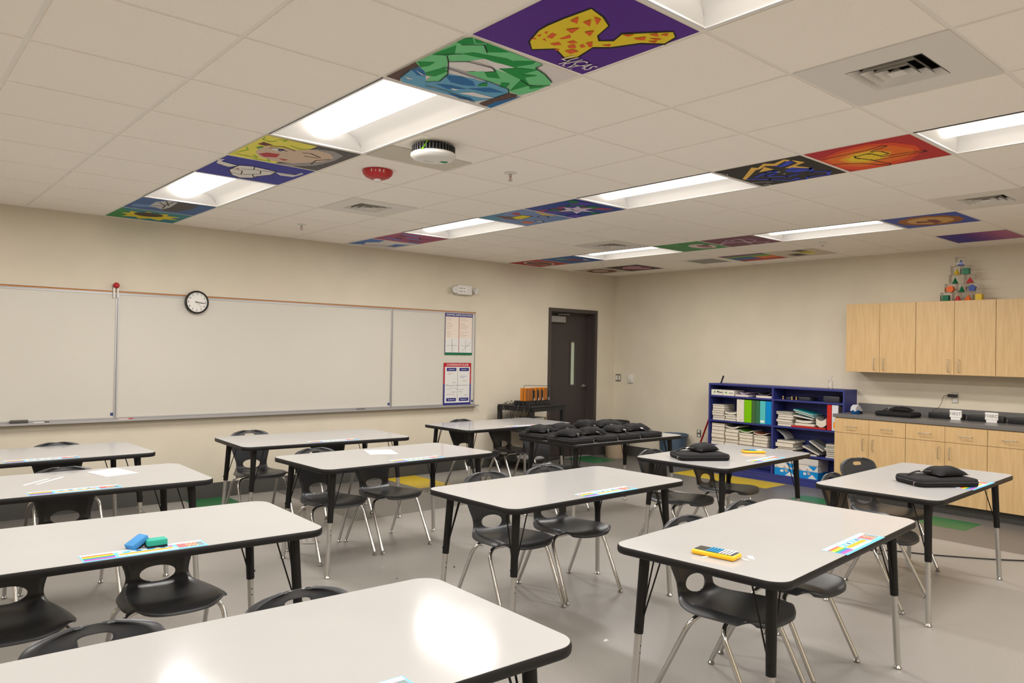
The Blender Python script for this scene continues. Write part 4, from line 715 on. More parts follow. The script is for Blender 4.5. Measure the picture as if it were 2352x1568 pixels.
binder(1.395, 1.340, SH[1], .295, (196, 46, 40), 'red ring binder in the right bay')
t = binder(1.338, 1.262, SH[1], .295, (214, 214, 218), 'white ring binder with orange label in the right bay'); m = MB(); m.rbox(-.0012, -.0002, .03, .055, .03, .10, .0004, 1); m.build('spine_label', MC((244, 148, 26)), t)
binder(1.258, 1.215, SH[1], .28, (40, 38, 40), 'black binder at the right end of the middle shelf')
# top left shelf
for k, (ya, yb) in enumerate(((2.972, 2.80), (2.796, 2.63))):
    t = thing('paper_carton', ['leftmost', 'right-hand'][k]+' flat white carton on the top left bookshelf', 'box', (BF+.02, yb, SH[2]+.0006))
    m = MB(); m.rbox(0, .24, 0, ya-yb, 0, .072, .002, 1); m.build('carton', MC((226, 220, 204)), t)
    m = MB(); m.box(-.0008, -.0002, .105, .135, .03, .05); m.build('green_mark', MC((110, 160, 80)), t)
    m = MB()
    for q in range(3): m.box(-.0008, -.0002, .02+q*.02, .034+q*.02, .028, .044)
    m.build('print', MC((150, 146, 140)), t)
t = thing('key_tag', 'small dark key-shaped tag hanging on the white cartons', 'tag', (BF+.017, 2.84, SH[2]+.05)); m = MB(); m.tube([(0, .03, 0), (0, -.045, -.012)], .003, 6); m.lathe([(.008, -.003), (.008, .003)], 12, 0, Matrix.Translation((0, .034, 0)) @ Matrix.Rotation(PI/2, 4, 'Y')); m.build('tag', INK, t)
LAV = MC((196, 178, 206)); LAV2 = MC((172, 150, 190))
workbook(2.525, SH[2]+.0006, .19, .026, 'pale lavender paper stack on the top left shelf', 'lavender papers', LAV)
workbook(2.50, SH[2]+.029, .11, .008, 'loose lavender sheets peaked on the pale stack', 'lavender papers', LAV, sag=.018)
workbook(2.215, SH[2]+.0006, .215, .03, 'deeper lavender folder stack beside the divider', 'lavender papers', LAV2)
workbook(2.20, SH[2]+.033, .2, .006, 'dark curled folder on the lavender stack', 'lavender papers', MC((70, 64, 68)), sag=.03, tilt=-.06)
# right bay, top: dark gadgets
for k, (ya, yb, h, l) in enumerate(((1.93, 1.86, .03, 'small black gadget with brass knob, left on top right shelf'), (1.77, 1.62, .042, 'flat black gadget box in the top right shelf'), (1.46, 1.27, .07, 'black device box at the right of the top shelf'))):
    t = thing('gadget_box', l, 'device', (BF+.05, yb, SH[2]+.0006)); m = MB(); m.rbox(0, .16, 0, ya-yb, 0, h, .004); m.build('body', M('gadget_black', (46, 45, 50), .4), t, smooth=True)
    m = MB(); m.box(-.0006, -.0001, .02, ya-yb-.02, h*.3, h*.7); m.build('front_panel', MC((58, 58, 66)), t)
for k, y in enumerate((1.955, 1.84, 1.785)):
    t = thing('brass_fitting', ['leftmost', 'middle', 'right-hand'][k]+' small brass fitting on the dark top right shelf', 'fitting', (BF+.03, y, SH[2]+.0006)); m = MB(); m.lathe([(.008, 0), (.012, .006), (.007, .02), (.011, .032), (.006, .042)], 14); m.build('brass', M('brass', (190, 160, 100), .3, metal=.8), t, smooth=True)
# right bay, middle: messy stack
TEAL = MC((46, 160, 168)); cv = {0: MC((120, 126, 116))}
book_stack(1.935, SH[1], .2, [.03, .016, .034, .03, .024, .022, .012], 'messy stack by the divider', cv, .015)
t = binder(1.84, 1.41, SH[1], .022, (186, 44, 38), 'red binder lying flat under the spiral workbooks')
workbook(1.68, SH[1]+.024, .24, .032, 'lower spiral workbook lying on the red binder', 'workbooks over the red binder'); workbook(1.69, SH[1]+.058, .2, .03, 'upper spiral workbook lying on the red binder', 'workbooks over the red binder', sag=.006)
workbook(1.70, SH[1]+.118, .25, .012, 'white workbook draped below the teal books', 'workbooks over the red binder', WHITEP, tilt=.12)
workbook(1.68, SH[1]+.152, .24, .014, 'lower teal book sloping on the messy pile', 'teal books', TEAL, tilt=.2); workbook(1.70, SH[1]+.176, .25, .014, 'upper teal book sloping on the messy pile', 'teal books', TEAL, tilt=.2)
workbook(1.475, SH[1]+.024, .12, .08, 'curled workbook pressed against the red binder', 'workbooks over the red binder', sag=.03)
# right bay, lower
book_stack(1.925, SH[0], .23, [.02, .024, .022, .05, .03], 'heavy stack low in right bay', None, .02)
m = MB(); n = 10
for k in range(n):
    a0, a1 = k/n, (k+1)/n
    def fp(a): return (.12*a*a, .11*a+.03)
    (ya, za), (yb, zb) = fp(a0), fp(a1)
    m.poly([(0, ya, za), (.22, ya, za), (.22, yb, zb), (0, yb, zb)])
o = m.build('curled_workbook', M('cover_pale', (190, 190, 188), .6), smooth=True); o.location = (BF+.04, 1.93, SH[0]+.128); tag(o, 'pale curled soft cover arching up to the divider', 'book')
workbook(1.62, SH[0]+.0006, .19, .02, 'flat workbook at the front of the low right shelf', 'fallen workbooks on the low right shelf'); workbook(1.60, SH[0]+.057, .22, .02, 'workbook slid over at an angle on the low right shelf', 'fallen workbooks on the low right shelf', tilt=.38); workbook(1.535, SH[0]+.116, .2, .018, 'second workbook slid over at an angle, right of the first', 'fallen workbooks on the low right shelf', tilt=.55)
book_stack(1.325, SH[0], .19, [.022, .02, .03, .018, .022, .02, .022], 'right-hand stack low in right bay', {4: MC((60, 140, 130))}, .012)
# cartons of paper at the bottom
for k, (ya, yb, x) in enumerate(((2.045, 1.765, BF+.01), (1.745, 1.50, BF+.02))):
    t = thing('paper_carton', ['white and blue copy paper carton left, on the bottom shelf', 'white and blue copy paper carton right, on the bottom shelf'][k], 'box', (x, yb, .0956), 0, 'copy paper cartons')
    w = ya-yb; h = .235
    m = MB(); m.rbox(0, .26, 0, w, 0, h*.72, .002, 1); m.build('carton', MC((216, 210, 204)), t)
    m = MB(); m.rbox(-.006, .266, -.006, w+.006, h*.70, h, .002, 1); m.build('lid', MC((206, 200, 196)), t)
    m = MB(); BLc = MC((22, 134, 206))
    def fq(pts, mi): m.poly([(-.0008-.0003*mi, w-p[0]*w, p[1]*h) for p in pts], mi)
    fq([(0, 0), (1, 0), (1, .38), (0, .38)], 0); fq([(.5, .02), (.95, .02), (.72, .24)], 1); fq([(.5, .66), (.98, .66), (.8, .42)], 0)
    fq([(.28, .38), (.68, .38), (.47, .62)], 1); fq([(.38, .40), (.58, .40), (.47, .53)], 2); fq([(.28, .3), (.42, .3), (.42, .18), (.28, .18)], 1); fq([(.45, .3), (.55, .36), (.65, .28), (.55, .17)], 2); fq([(0, .38), (.2, .38), (.1, .5)], 2)
    m.build('print', [BLc, MC((220, 216, 212)), MC((170, 166, 160))], t)
    # side print
    m = MB(); m.box(.0, .26, -.0008, -.0002, .0, h*.34, 0); m.build('side_print', BLc, t)
# things on top of the bookcase and beside it
t = thing('marker_pen', 'dark pen standing tilted on the top left of bookcase', 'pen', (7.52, 2.865, 1.1665))
m = MB(); m.tube([(0, .012, .008), (0, -.022, .1)], .011, 10); m.lathe([(.013, 0), (.012, .012)], 12, 0, Matrix.Translation((0, .014, 0))); m.build('body', M('pen_dark', (40, 42, 40), .4), t, smooth=True)
t = thing('spray_bottle', 'small clear pump bottle on the right of bookcase top', 'bottle', (7.53, 1.405, 1.1665))
m = MB(); m.lathe([(.024, 0), (.025, .004), (.025, .085), (.012, .10), (.011, .108)], 20); m.build('bottle', CLEAR, t, smooth=True)
m = MB(); m.lathe([(.013, .1), (.013, .118), (.004, .12), (.004, .14)], 14); m.box(-.006, .006, -.02, .006, .138, .146); m.build('pump', MC((200, 196, 188)), t)
m = MB(); m.lathe([(.0255, .03), (.0255, .07)], 20); m.build('label_band', MC((214, 208, 196)), t)
t = thing('broom', 'red-handled broom leaning behind the left side of bookcase', 'broom', (7.60, 3.33, 0))
m = MB(); m.tube([(.0, .0, .12), (.06, -.30, .98)], .012, 10); m.build('handle', MC((150, 22, 26), .4), t, smooth=True)
m = MB(); m.rbox(-.03, .03, -.06, .06, .08, .13, .01); m.build('head', MC((120, 20, 24)), t); m = MB(); m.box(-.025, .025, -.065, .065, 0, .08); m.build('bristles', MC((60, 56, 52)), t)

# ------------------------------------------------------------------ tables
HT = .737
TAB = {  # centre x, y, yaw, length, width, label
 'T1': (2.139, -1.018, .088, 1.55, .754, 'white activity table at front right with a yellow calculator near one end'),
 'T2': (4.312, -.798, .039, 1.549, .743, 'white activity table nearest the maple cabinets with one black bag'),
 'T3': (4.229, .632, .057, 1.393, .808, 'white activity table before the bookcase with black bag and yellow calculator'),
 'T4': (2.187, .435, .021, 1.507, .758, 'white activity table in the centre carrying only a number strip'),
 'T5': (1.996, 2.122, .04, 1.511, .779, 'white activity table behind the centre one with a loose worksheet'),
 'T6': (2.036, 3.433, -.049, 1.529, .818, 'white activity table below the middle whiteboard with a bare top'),
 'T7': (4.308, 3.562, .031, 1.539, .773, 'white activity table in front of the black cart'),
 'T8': (4.386, 2.108, -.016, 1.53, .78, 'white activity table heaped with rows of black bags'),
 'T9': (-.146, 3.511, .042, 1.53, .80, 'rearmost white table at the left edge, closest to the whiteboard tray'),
 'T10': (-.186, 2.168, -.015, 1.53, .79, 'second white table from the back at the left edge with loose paper'),
 'T11': (-.231, .645, -.039, 1.53, .77, 'white table at the left holding blue and green erasers'),
 'T12': (-.293, -.98, -.03, 1.53, .77, 'closest white table at bottom left with a bright glare streak')}
def rpt(k, u, v, z):
    x, y, a = TAB[k][:3]; c, s = math.cos(a), math.sin(a); return (x+u*c-v*s, y+u*s+v*c, z)
def make_table(k):
    x, y, a, L, W, label = TAB[k]
    t = thing('activity_table', label, 'table', (x, y, 0), a, 'white-topped activity tables')
    rc = .075; m = MB(); m.prism(roundrect(L-.006, W-.006, rc), HT-.028, HT-.0); m.build('tabletop', WHITE_LAM, t)
    # black bumper edge: swept half-round profile around the outline
    out = roundrect(L-.006, W-.006, rc, 8); n = len(out); m = MB(); prof = [(0, -.0012), (.002, -.0008), (.0045, -.006), (.0055, -.016), (.0045, -.026), (.0015, -.031), (-.01, -.031), (-.01, -.0285)]
    vs = []; fs = []; q = len(prof)
    for i in range(n):
        p0, p1, p2 = Vector(out[i-1]), Vector(out[i]), Vector(out[(i+1) % n]); d = ((p1-p0).normalized()+(p2-p1).normalized()).normalized(); nn = Vector((d.y, -d.x))
        for o_, z in prof: vs.append((p1.x+nn.x*o_, p1.y+nn.y*o_, HT+z))
    for i in range(n):
        for j in range(q-1): fs.append((i*q+j, i*q+j+1, ((i+1) % n)*q+j+1, ((i+1) % n)*q+j))
    m.add(vs, fs); m.build('edge_band', BLACKEDGE, t, smooth=True, ang=60)
    for su in (-1, 1):
        for sv in (-1, 1):
            top = Vector((su*(L/2-.115), sv*(W/2-.098), HT-.03)); bot = Vector((su*(L/2-.07), sv*(W/2-.072), .0))
            def at(z): f = (top.z-z)/(top.z-bot.z); return top.lerp(bot, f)
            m = MB(); m.tube([at(HT-.03), at(.365)], .02, 14, radii=[.0225, .0195]); m.tube([at(.40)+Vector((su*.018, 0, 0)), at(.40)+Vector((su*.024, 0, 0))], .006, 8)
            m.box(top.x-.05, top.x+.05, top.y-.05, top.y+.05, HT-.0335, HT-.0285)
            g = m.build('leg', BLACKMET, t, smooth=True)
            m = MB(); m.tube([at(.370), at(.022)], .0155, 14); m.build('lower_tube', M('zinc_tube', (196, 194, 190), .34, metal=.85, vary_rough=.08, nscale=12), g, smooth=True)
            b = at(.02); m = MB(); m.lathe([(.018, .0008), (.02, .006), (.012, .016), (.009, .024)], 16, 0, Matrix.Translation((b.x, b.y, 0))); m.build('glide', STEEL, g, smooth=True)
            m = MB()
            for dz in (.315, .285):
                h = at(dz)+Vector((0, -.0145 if sv > 0 else -.0145, 0)); m.lathe([(.0035, -.0012), (.0035, .0012)], 8, 0, Matrix.Translation(h) @ Matrix.Rotation(PI/2, 4, 'X'))
            m.build('adjust_holes', INK, g)
            m = MB(); lo = at(.455)
            m.tube(fillet([top+Vector((-su*.085, 0, 0)), lo+Vector((-su*.022, 0, .0)), lo+Vector((-su*.016, 0, -.022))], .02, 4), .0036, 8)
            m.tube(fillet([top+Vector((0, -sv*.085, 0)), lo+Vector((0, -sv*.022, .0)), lo+Vector((0, -sv*.016, -.022))], .02, 4), .0036, 8)
            m.build('brace', BLACKMET, g, smooth=True)
for k in TAB: make_table(k)

# ------------------------------------------------------------------ chairs
def shell_mesh():
    # profile from front lip, back along the seat, up the backrest: (y, z, half width, curl)
    key = [(-.250, .382, .150), (-.241, .399, .174), (-.20, .411, .203), (-.12, .414, .216), (-.02, .408, .212), (.07, .402, .202), (.13, .402, .186), (.172, .410, .164), (.197, .430, .146), (.209, .458, .139), (.217, .49, .144), (.227, .53, .156), (.240, .58, .170), (.255, .635, .183), (.271, .69, .186), (.281, .725, .166), (.287, .745, .116), (.290, .757, .055)]
    def cat(a, b, c, d, t): return .5*((2*b)+(-a+c)*t+(2*a-5*b+4*c-d)*t*t+(-a+3*b-3*c+d)*t**3)
    NS, NT = 84, 48; rows = []
    for i in range(NS+1):
        f = i/NS*(len(key)-1); k = min(int(f), len(key)-2); t = f-k
        P = [key[max(0, min(len(key)-1, k+o))] for o in (-1, 0, 1, 2)]
        rows.append([cat(P[0][q], P[1][q], P[2][q], P[3][q], t) for q in range(3)])
    V = {}; bm = bmesh.new()
    par = {}
    for i, (y, z, w) in enumerate(rows):
        back = min(1, max(0, (z-.415)/.07)) if y > .1 else 0
        for j in range(NT+1):
            t = -1+2*j/NT; tt = math.copysign(abs(t)**.92, t)
            x = w*tt
            cu = max(0, (abs(t)-.80)/.20)**1.6
            seatz = .014*t*t-.030*cu
            yy = y-back*.020*t*t+back*.014*cu; zz = z+(1-back)*seatz
            if y < -.1 and not back: yy += .045*t**4*(min(1, (-.1-y)/.14)); zz += .030*cu*min(1, max(0, (-.17-y)/.06))
            V[i, j] = bm.verts.new((x, yy, zz)); par[i, j] = (x, z if y > .15 else -1)
    holes = ((0, .4575, .080, .038, 2.2), (0, .716, .046, .014, 3.2))
    def inside(x, z):
        for cx, cz, a, b, p in holes:
            if z > 0 and abs((x-cx)/a)**p+abs((z-cz)/b)**p < 1: return (cx, cz, a, b, p)
    F = []
    for i in range(NS):
        for j in range(NT):
            q = [(i, j), (i, j+1), (i+1, j+1), (i+1, j)]
            cx = sum(par[k][0] for k in q)/4; cz = sum(par[k][1] for k in q)/4
            if inside(cx, cz): continue
            F.append(bm.faces.new([V[k] for k in q]))
    # snap the rims of both openings on to smooth ovals
    for k, v in V.items():
        if not v.link_faces: continue
        n_f = len(v.link_faces); i, j = k
        if n_f < 4 and 0 < i < NS and 0 < j < NT:
            x, z = par[k]
            best = min(holes, key=lambda h: abs(z-h[1])); cx, cz, a, b, p = best
            r = (abs((x-cx)/a)**p+abs((z-cz)/b)**p)**(1/p)
            if r > .01:
                nx, nz = cx+(x-cx)/r, cz+(z-cz)/r; v.co.x += nx-x; v.co.z += nz-z
    for v in [v for v in bm.verts if not v.link_faces]: bm.verts.remove(v)
    bmesh.ops.recalc_face_normals(bm, faces=bm.faces)
    for _ in range(2):
        pass
    for f in bm.faces: f.smooth = True
    me = bpy.data.meshes.new('shell'); bm.to_mesh(me); bm.free()
    o = bpy.data.objects.new('shell', me); C.objects.link(o)
    md = o.modifiers.new('s', 'SOLIDIFY'); md.thickness = .0085; md.offset = 0; md.use_even_offset = False
    md2 = o.modifiers.new('b', 'BEVEL'); md2.width = .0022; md2.segments = 2; md2.limit_method = 'ANGLE'; md2.angle_limit = math.radians(50)
    dg = bpy.context.evaluated_depsgraph_get(); me2 = bpy.data.meshes.new_from_object(o.evaluated_get(dg)); bpy.data.objects.remove(o)
    me2.materials.clear(); me2.materials.append(SHELL)
    for p in me2.polygons: p.use_smooth = True
    return me2
def make_chair():
    t = thing('school_chair', 'x', 'chair', (0, 0, 0), 0, 'black plastic school chairs with chrome legs')
    o = bpy.data.objects.new('shell', shell_mesh()); C.objects.link(o); o.parent = t
    for fr in (0, 1):
        for s in (-1, 1):
            if fr: pts = [(0, -.062, .374), (s*.214, -.068, .374), (s*.226, -.248, .022)]
            else: pts = [(0, .072, .372), (s*.206, .078, .372), (s*.220, .252, .022)]
            m = MB(); m.tube(fillet(pts, .085, 9), .0115, 12); g = m.build('leg', CHROME, t, smooth=True)
            b = pts[-1]; m = MB(); m.lathe([(.0135, .0008), (.0165, .005), (.0165, .009), (.009, .016), (.0095, .03)], 14, 0, Matrix.Translation((b[0], b[1]+(-.002 if fr else .002), 0))); m.build('glide', STEEL, g, smooth=True)
    m = MB(); m.rbox(-.09, .09, -.085, .095, .3885, .3925, .001, 1); m.build('seat_bracket', BLACKMET, t)
    return t
CH = [  # table, u, v, yaw offset (deg), label
 ('T1', -.165, .132, -4, 'black school chair under the calculator table, nearer the camera'),
 ('T1', .425, .132, -4, 'black school chair under the calculator table, farther right'),
 ('T2', -.385, .14, 2, 'black school chair mostly hidden behind the front right table, under the single-bag table'),
 ('T2', .45, .37, -20, 'grey-lit school chair with its back standing clear before the maple cabinets'),
 ('T3', -.36, .20, 0, 'black school chair at the left end of the table before the bookcase'),
 ('T3', .36, .20, 0, 'black school chair on the yellow floor square by the bookcase table'),
 ('T4', -.205, .24, -6, 'black school chair at the centre table, left of its pair'),
 ('T4', .29, .21, -6, 'black school chair at the centre table, right of its pair'),
 ('T5', -.35, .22, 0, 'black school chair at the worksheet table, left of its pair'),
 ('T5', .15, .207, 2, 'black school chair at the worksheet table, right of its pair'),
 ('T6', -.37, .34, 0, 'black school chair beside the green floor square under the bare-topped table'),
 ('T6', .33, .20, 0, 'black school chair with only its back showing behind the worksheet table'),
 ('T7', -.20, .17, 0, 'black school chair at the table by the cart, left of its pair'),
 ('T7', .37, .16, 0, 'black school chair at the table by the cart, right of its pair'),
 ('T8', -.29, .36, 4, 'dark grey school chair under the left end of the bag-covered table'),
 ('T9', .285, .165, 0, 'black school chair under the rearmost left table'),
 ('T10', .10, .15, 0, 'black school chair under the loose-paper table on the left'),
 ('T10', -.42, .15, 0, 'black school chair at the left edge under the loose-paper table'),
 ('T11', .245, .15, 0, 'black school chair under the eraser table, right of its pair'),
 ('T11', -.36, .165, 0, 'black school chair under the eraser table, cut by the left edge'),
 ('T12', .29, .16, 0, 'grey-backed school chair peeking over the glare-streaked table, right one'),
 ('T12', -.285, .20, 0, 'grey-backed school chair at bottom left behind the glare-streaked table')]
SHORT = {('T11', 18), ('T11', 19), ('T5', 9), ('T6', 11), ('T10', 17), ('T7', 13)}
proto = make_chair()
for n, (k, u, v, dy, lab) in enumerate(CH):
    o = proto if n == 0 else dup(proto)
    o.location = rpt(k, u, v, 0); o.rotation_euler = (0, 0, TAB[k][2]+math.radians(dy)); o['label'] = lab
    if (k, n) in SHORT:
        sh = [c for c in o.children if c.name.startswith('shell')][0]; sh.scale = (1, 1, .88); sh.location = (0, 0, .40*.12)

# ------------------------------------------------------------------ things on the tables
def strip(k, where):
    L, W = .445, .108
    o0 = rpt(k, .03, -.328, HT+.0004); t = thing('number_strip', 'coloured desk number strip stuck on the '+where, 'desk strip', o0, TAB[k][2], 'coloured desk number strips')
    SKY = MC((120, 196, 236)); m = MB()
    def q(x0, x1, y0, y1, mi, lv): m.box(x0-L/2, x1-L/2, y0-W/2, y1-W/2, .0002*lv, .0002*lv+.0003, mi)
    q(0, L, 0, W, 0, 0)
    q(.004, L-.004, W-.022, W-.003, 1, 1)                       # number line band
    q(.004, L-.004, .004, .012, 7, 1)
    for n_, c in enumerate((2, 3, 4, 5, 6, 8, 9)): q(.006, .112, .084-.0098*(n_+1), .084-.0098*n_, c, 2)
    q(.122, .335, .016, .03, 1, 1)
    q(.135, .315, .034, .056, 3, 1); m.prism([(.122-L/2, .045-W/2), (.135-L/2, .034-W/2), (.135-L/2, .056-W/2)], .0002, .0005, 3); m.prism([(.328-L/2, .045-W/2), (.315-L/2, .056-W/2), (.315-L/2, .034-W/2)], .0002, .0005, 3)
    for n_ in range(8): q(.128+n_*.022, .143+n_*.022, .062, .078, (1, 7, 1, 10, 1, 7, 1, 10)[n_], 2)
    q(.310, .325, .064, .078, 9, 2)
    q(.338, .438, .022, .085, 11, 1)
    for n_ in range(9):
        for r in range(5): q(.342+n_*.0105, .350+n_*.0105, .026+r*.0115, .035+r*.0115, (12 if (n_+r) % 3 else 13) if 2 < n_ < 7 else (2 if n_ < 3 else 14), 2)
    for n_ in range(40): q(.01+n_*.0107, .0115+n_*.0107, W-.018, W-.008, 15, 2)
    m.build('card', [SKY, MC((236, 238, 240)), MC((216, 84, 70)), MC((250, 168, 34)), MC((252, 216, 50)), MC((56, 160, 86)), MC((52, 130, 210)), MC((92, 176, 224)), MC((140, 92, 176)), MC((226, 88, 160)), MC((60, 90, 150)), MC((160, 152, 170)), MC((206, 110, 90)), MC((232, 200, 90)), MC((110, 150, 140)), MC((150, 170, 200))], t)
for k, w in (('T1', 'front right calculator table'), ('T2', 'single-bag table near the cabinets'), ('T3', 'table before the bookcase'), ('T4', 'centre table'), ('T5', 'worksheet table'), ('T6', 'bare-topped table below the whiteboard'), ('T7', 'table in front of the cart'), ('T9', 'rearmost left table'), ('T10', 'loose-paper table at left'), ('T11', 'eraser table'), ('T12', 'closest table, mostly cut off below')): strip(k, w)

def calculator(k, u, v, rz, label):
    t = thing('calculator', label, 'calculator', rpt(k, u, v, HT+.0006), TAB[k][2]+rz, 'yellow calculators on tables')
    L, W = .182, .082; CY = M('calc_yellow', (250, 188, 20), .35)
    m = MB(); m.rbox(-L/2, L/2, -W/2, W/2, 0, .020, .008, 3); m.build('case', CY, t, smooth=True)
    m = MB(); m.rbox(-L/2+.008, L/2-.008, -W/2+.009, W/2-.009, .0185, .0215, .001, 1); m.build('faceplate', M('calc_face', (34, 40, 58), .4), t)
    m = MB(); m.box(-L/2+.014, -L/2+.062, -W/2+.014, W/2-.014, .0216, .0222); m.build('screen', M('calc_screen', (70, 72, 66), .2), t)
    m = MB()
    for i in range(8):
        for j in range(5):
            x = -.026+i*.0135; y = -.03+j*.015; m.rbox(x-.0045, x+.0045, y-.005, y+.005, .0216, .0242, .001, 1, 0 if i < 4 else 1)
    m.build('keys', [MC((40, 150, 200), .4), MC((226, 226, 226), .4)], t)
calculator('T1', -.607, -.022, -1.5, 'yellow calculator with blue and white keys on front right table')
calculator('T3', .305, -.075, -.75, 'yellow calculator on the table before the bookcase')

def case_box(m, L, W, h, rc=.04, mi=0):
    """padded slab: rounded outline, rounded rims, slightly crowned top"""
    prof = [(.016, 0), (.004, .004), (0, .014), (0, h*.62), (.005, h-.006), (.018, h-.001), (.06, h+.003)]
    vs = []; n = None
    for ins, z in prof:
        o = roundrect(L-2*ins, W-2*ins, max(rc-ins, .006), 5); n = len(o); vs += [(x, y, z) for x, y in o]
    fs = [(i*n+k, i*n+(k+1) % n, (i+1)*n+(k+1) % n, (i+1)*n+k) for i in range(len(prof)-1) for k in range(n)]
    fs += [tuple(range(n-1, -1, -1)), tuple((len(prof)-1)*n+k for k in range(n))]; m.add(vs, fs, mi)
def pillow(m, pl, pw, ph, mt, seed=0, mi=0):
    """stuffed pouch: seam all round, pinched corners, wrinkled top"""
    rr = random.Random(seed); ph_ = [rr.uniform(0, 6) for _ in range(4)]; N = 14; vs = []; fs = []
    for sgn in (1, -1):
        for i in range(N+1):
            for j in range(N+1):
                x = -1+2*i/N; y = -1+2*j/N
                e = max(0, (1-abs(x)**3)*(1-abs(y)**3))**.62
                pin = 1-.10*(1-abs(y)**2) if abs(x) > .999 else 1
                w = 1+.10*math.sin(4*x+ph_[0])*math.sin(3*y+ph_[1])+.05*math.sin(9*x+5*y+ph_[2])
                zz = ph*(.22+.78*e*w) if sgn > 0 else ph*.22*(1-e)
                px = x*pl/2*(1-.10*(1-y*y)*abs(x)**3); py = y*pw/2*(1-.14*(1-x*x)*abs(y)**3)
                vs.append(mt @ Vector((px, py, zz)))
    q = (N+1)*(N+1)
    for o, fl in ((0, 0), (q, 1)):
        for i in range(N):
            for j in range(N):
                f = (o+i*(N+1)+j, o+(i+1)*(N+1)+j, o+(i+1)*(N+1)+j+1, o+i*(N+1)+j+1); fs.append(f[::-1] if fl else f)
    m.add(vs, fs, mi)
def make_bag(name, label, loc, rz, L=.34, W=.27, hgt=.042, pu=.02, pv=0.0, seed=0, group=None, pouch=(.20, .15, .05), prz=0.0):
    """flat padded zip case with a stuffed cable pouch lying on top"""
    t = thing(name, label, 'bag', loc, rz, group)
    m = MB(); case_box(m, L, W, hgt); c = m.build('case', BLACKFAB, t, smooth=True, ang=60)
    m = MB(); pts = [(-L/2+.02+(L-.04)*0, -W/2-.001, hgt*.55)]
    ring = [(x, y, hgt*.55) for x, y in roundrect(L+.002, W+.002, .041, 5)]; m.tube(ring+[ring[0]], .0025, 6, cap=False); m.build('zip', M('zip_black', (44, 42, 42), .5), c, smooth=True)
    m = MB(); pl, pw, ph = pouch; mt = Matrix.Translation((pu, pv, hgt+.002)) @ Matrix.Rotation(prz, 4, 'Z')
    pillow(m, pl, pw, ph, mt, seed); p_ = m.build('cable_pouch', BLACKFAB, t, smooth=True, ang=80)
    m = MB(); a = mt @ Vector((-pl/2+.015, 0, ph*.45)); b = Vector((-L/2+.03, pv*.5+.03, hgt+.004))
    m.tube(fillet([a, a.lerp(b, .5)+Vector((0, .02, .012)), b], .05, 6), .006, 8); m.build('strap', M('strap_black', (36, 34, 34), .6), t, smooth=True)
    m = MB(); cpt = a.lerp(b, .35)+Vector((0, .012, .006)); m.tube([cpt+Vector((-.014, 0, .0)), cpt+Vector((.014, 0, .004))], .0075, 8); m.build('clip', STEEL, t, smooth=True)
    m = MB(); m.tube(fillet([(-L/2-.001, -W/2+.05, hgt*.55), (-L/2-.014, -W/2+.045, hgt*.4), (-L/2-.012, -W/2+.045, .006)], .008, 3), .003, 6); m.build('zip_pull', M('zip_metal', (120, 112, 112), .4, metal=.6), t)
    return t
x, y, z = rpt('T2', -.13, -.15, HT+.0006); make_bag('carry_case', 'black padded carry case with cable pouch on the single-bag table', (x, y, z), TAB['T2'][2]-.62, L=.42, W=.27, hgt=.052, pu=.055, pv=.0, seed=3, pouch=(.24, .17, .06), prz=.15)
x, y, z = rpt('T3', -.37, .015, HT+.0006); make_bag('carry_case', 'black padded carry case on the table before the bookcase', (x, y, z), TAB['T3'][2]-.62, L=.40, W=.27, hgt=.05, pu=.04, pv=.03, seed=5, pouch=(.22, .16, .062), prz=.45)
make_bag('carry_case', 'black padded carry case lying on the grey counter', (7.42, .60, CT+.0006), -PI/2, L=.40, W=.26, hgt=.05, pu=.03, pv=.02, seed=8, pouch=(.22, .15, .05))
bi = 0
rows = {0: 'camera-side row', 1: 'wall-side row'}
ordn = ['first', 'second', 'third', 'fourth']
for r in (0, 1):
    for c in range(4):
        u = -.63+c*.312; v = (-.20 if r == 0 else .185)
        x, y, z = rpt('T8', u, v, HT+.0006)
        pz = [(-.02, .02, .3), (.0, .03, -.3), (.01, .0, .2), (.02, .02, -.4)][c]
        make_bag('carry_case', '%s black case from the left in the %s of the bag-covered table' % (ordn[c], rows[r]), (x, y, z), TAB['T8'][2]+PI/2, L=.356, W=.298, hgt=.052, pu=.02+pz[0], pv=pz[1], seed=20+bi, group='black carry cases massed on one table', pouch=(.22, .25, .085 if bi == 6 else .066), prz=pz[2]); bi += 1
def sheet(k, pts, label, name='paper_sheet', lines=False):
    t = thing(name, label, 'paper', rpt(k, 0, 0, HT+.0006), TAB[k][2]); m = MB(); m.prism(pts, 0, .0004); m.build('sheet', M('sheet_white', (240, 238, 236), .75, spec=.2), t)
    if lines:
        cx = sum(p[0] for p in pts)/4; cy = sum(p[1] for p in pts)/4; m = MB()
        ex = Vector((pts[1][0]-pts[0][0], pts[1][1]-pts[0][1])); ey = Vector((pts[3][0]-pts[0][0], pts[3][1]-pts[0][1])); o = Vector(pts[0])
        for q in range(5):
            a = o+ex*.15+ey*(.15+.1*q); b = a+ex*rnd.uniform(.3, .65); d = ey.normalized()*.004; m.prism([tuple(a), tuple(b), tuple(b+d), tuple(a+d)], .0005, .0006)
        m.build('print', MC((196, 194, 194)), t)
sheet('T5', [(-.123, .06), (.072, -.03), (.165, .215), (-.03, .30)], 'printed worksheet lying on the table behind the centre one', 'worksheet', True)
sheet('T10', [(.201, .284), (.262, .03), (.45, .085), (.385, .35)], 'blank white paper sheet on the second left table')
sheet('T10', [(-.18, -.02), (-.165, -.035), (-.02, .135), (-.035, .145)], 'thin folded paper spill on the second left table', 'paper_strip')
sheet('T10', [(-.12, -.03), (-.105, -.04), (.06, .16), (.045, .17)], 'second thin folded paper spill beside the first', 'paper_strip')
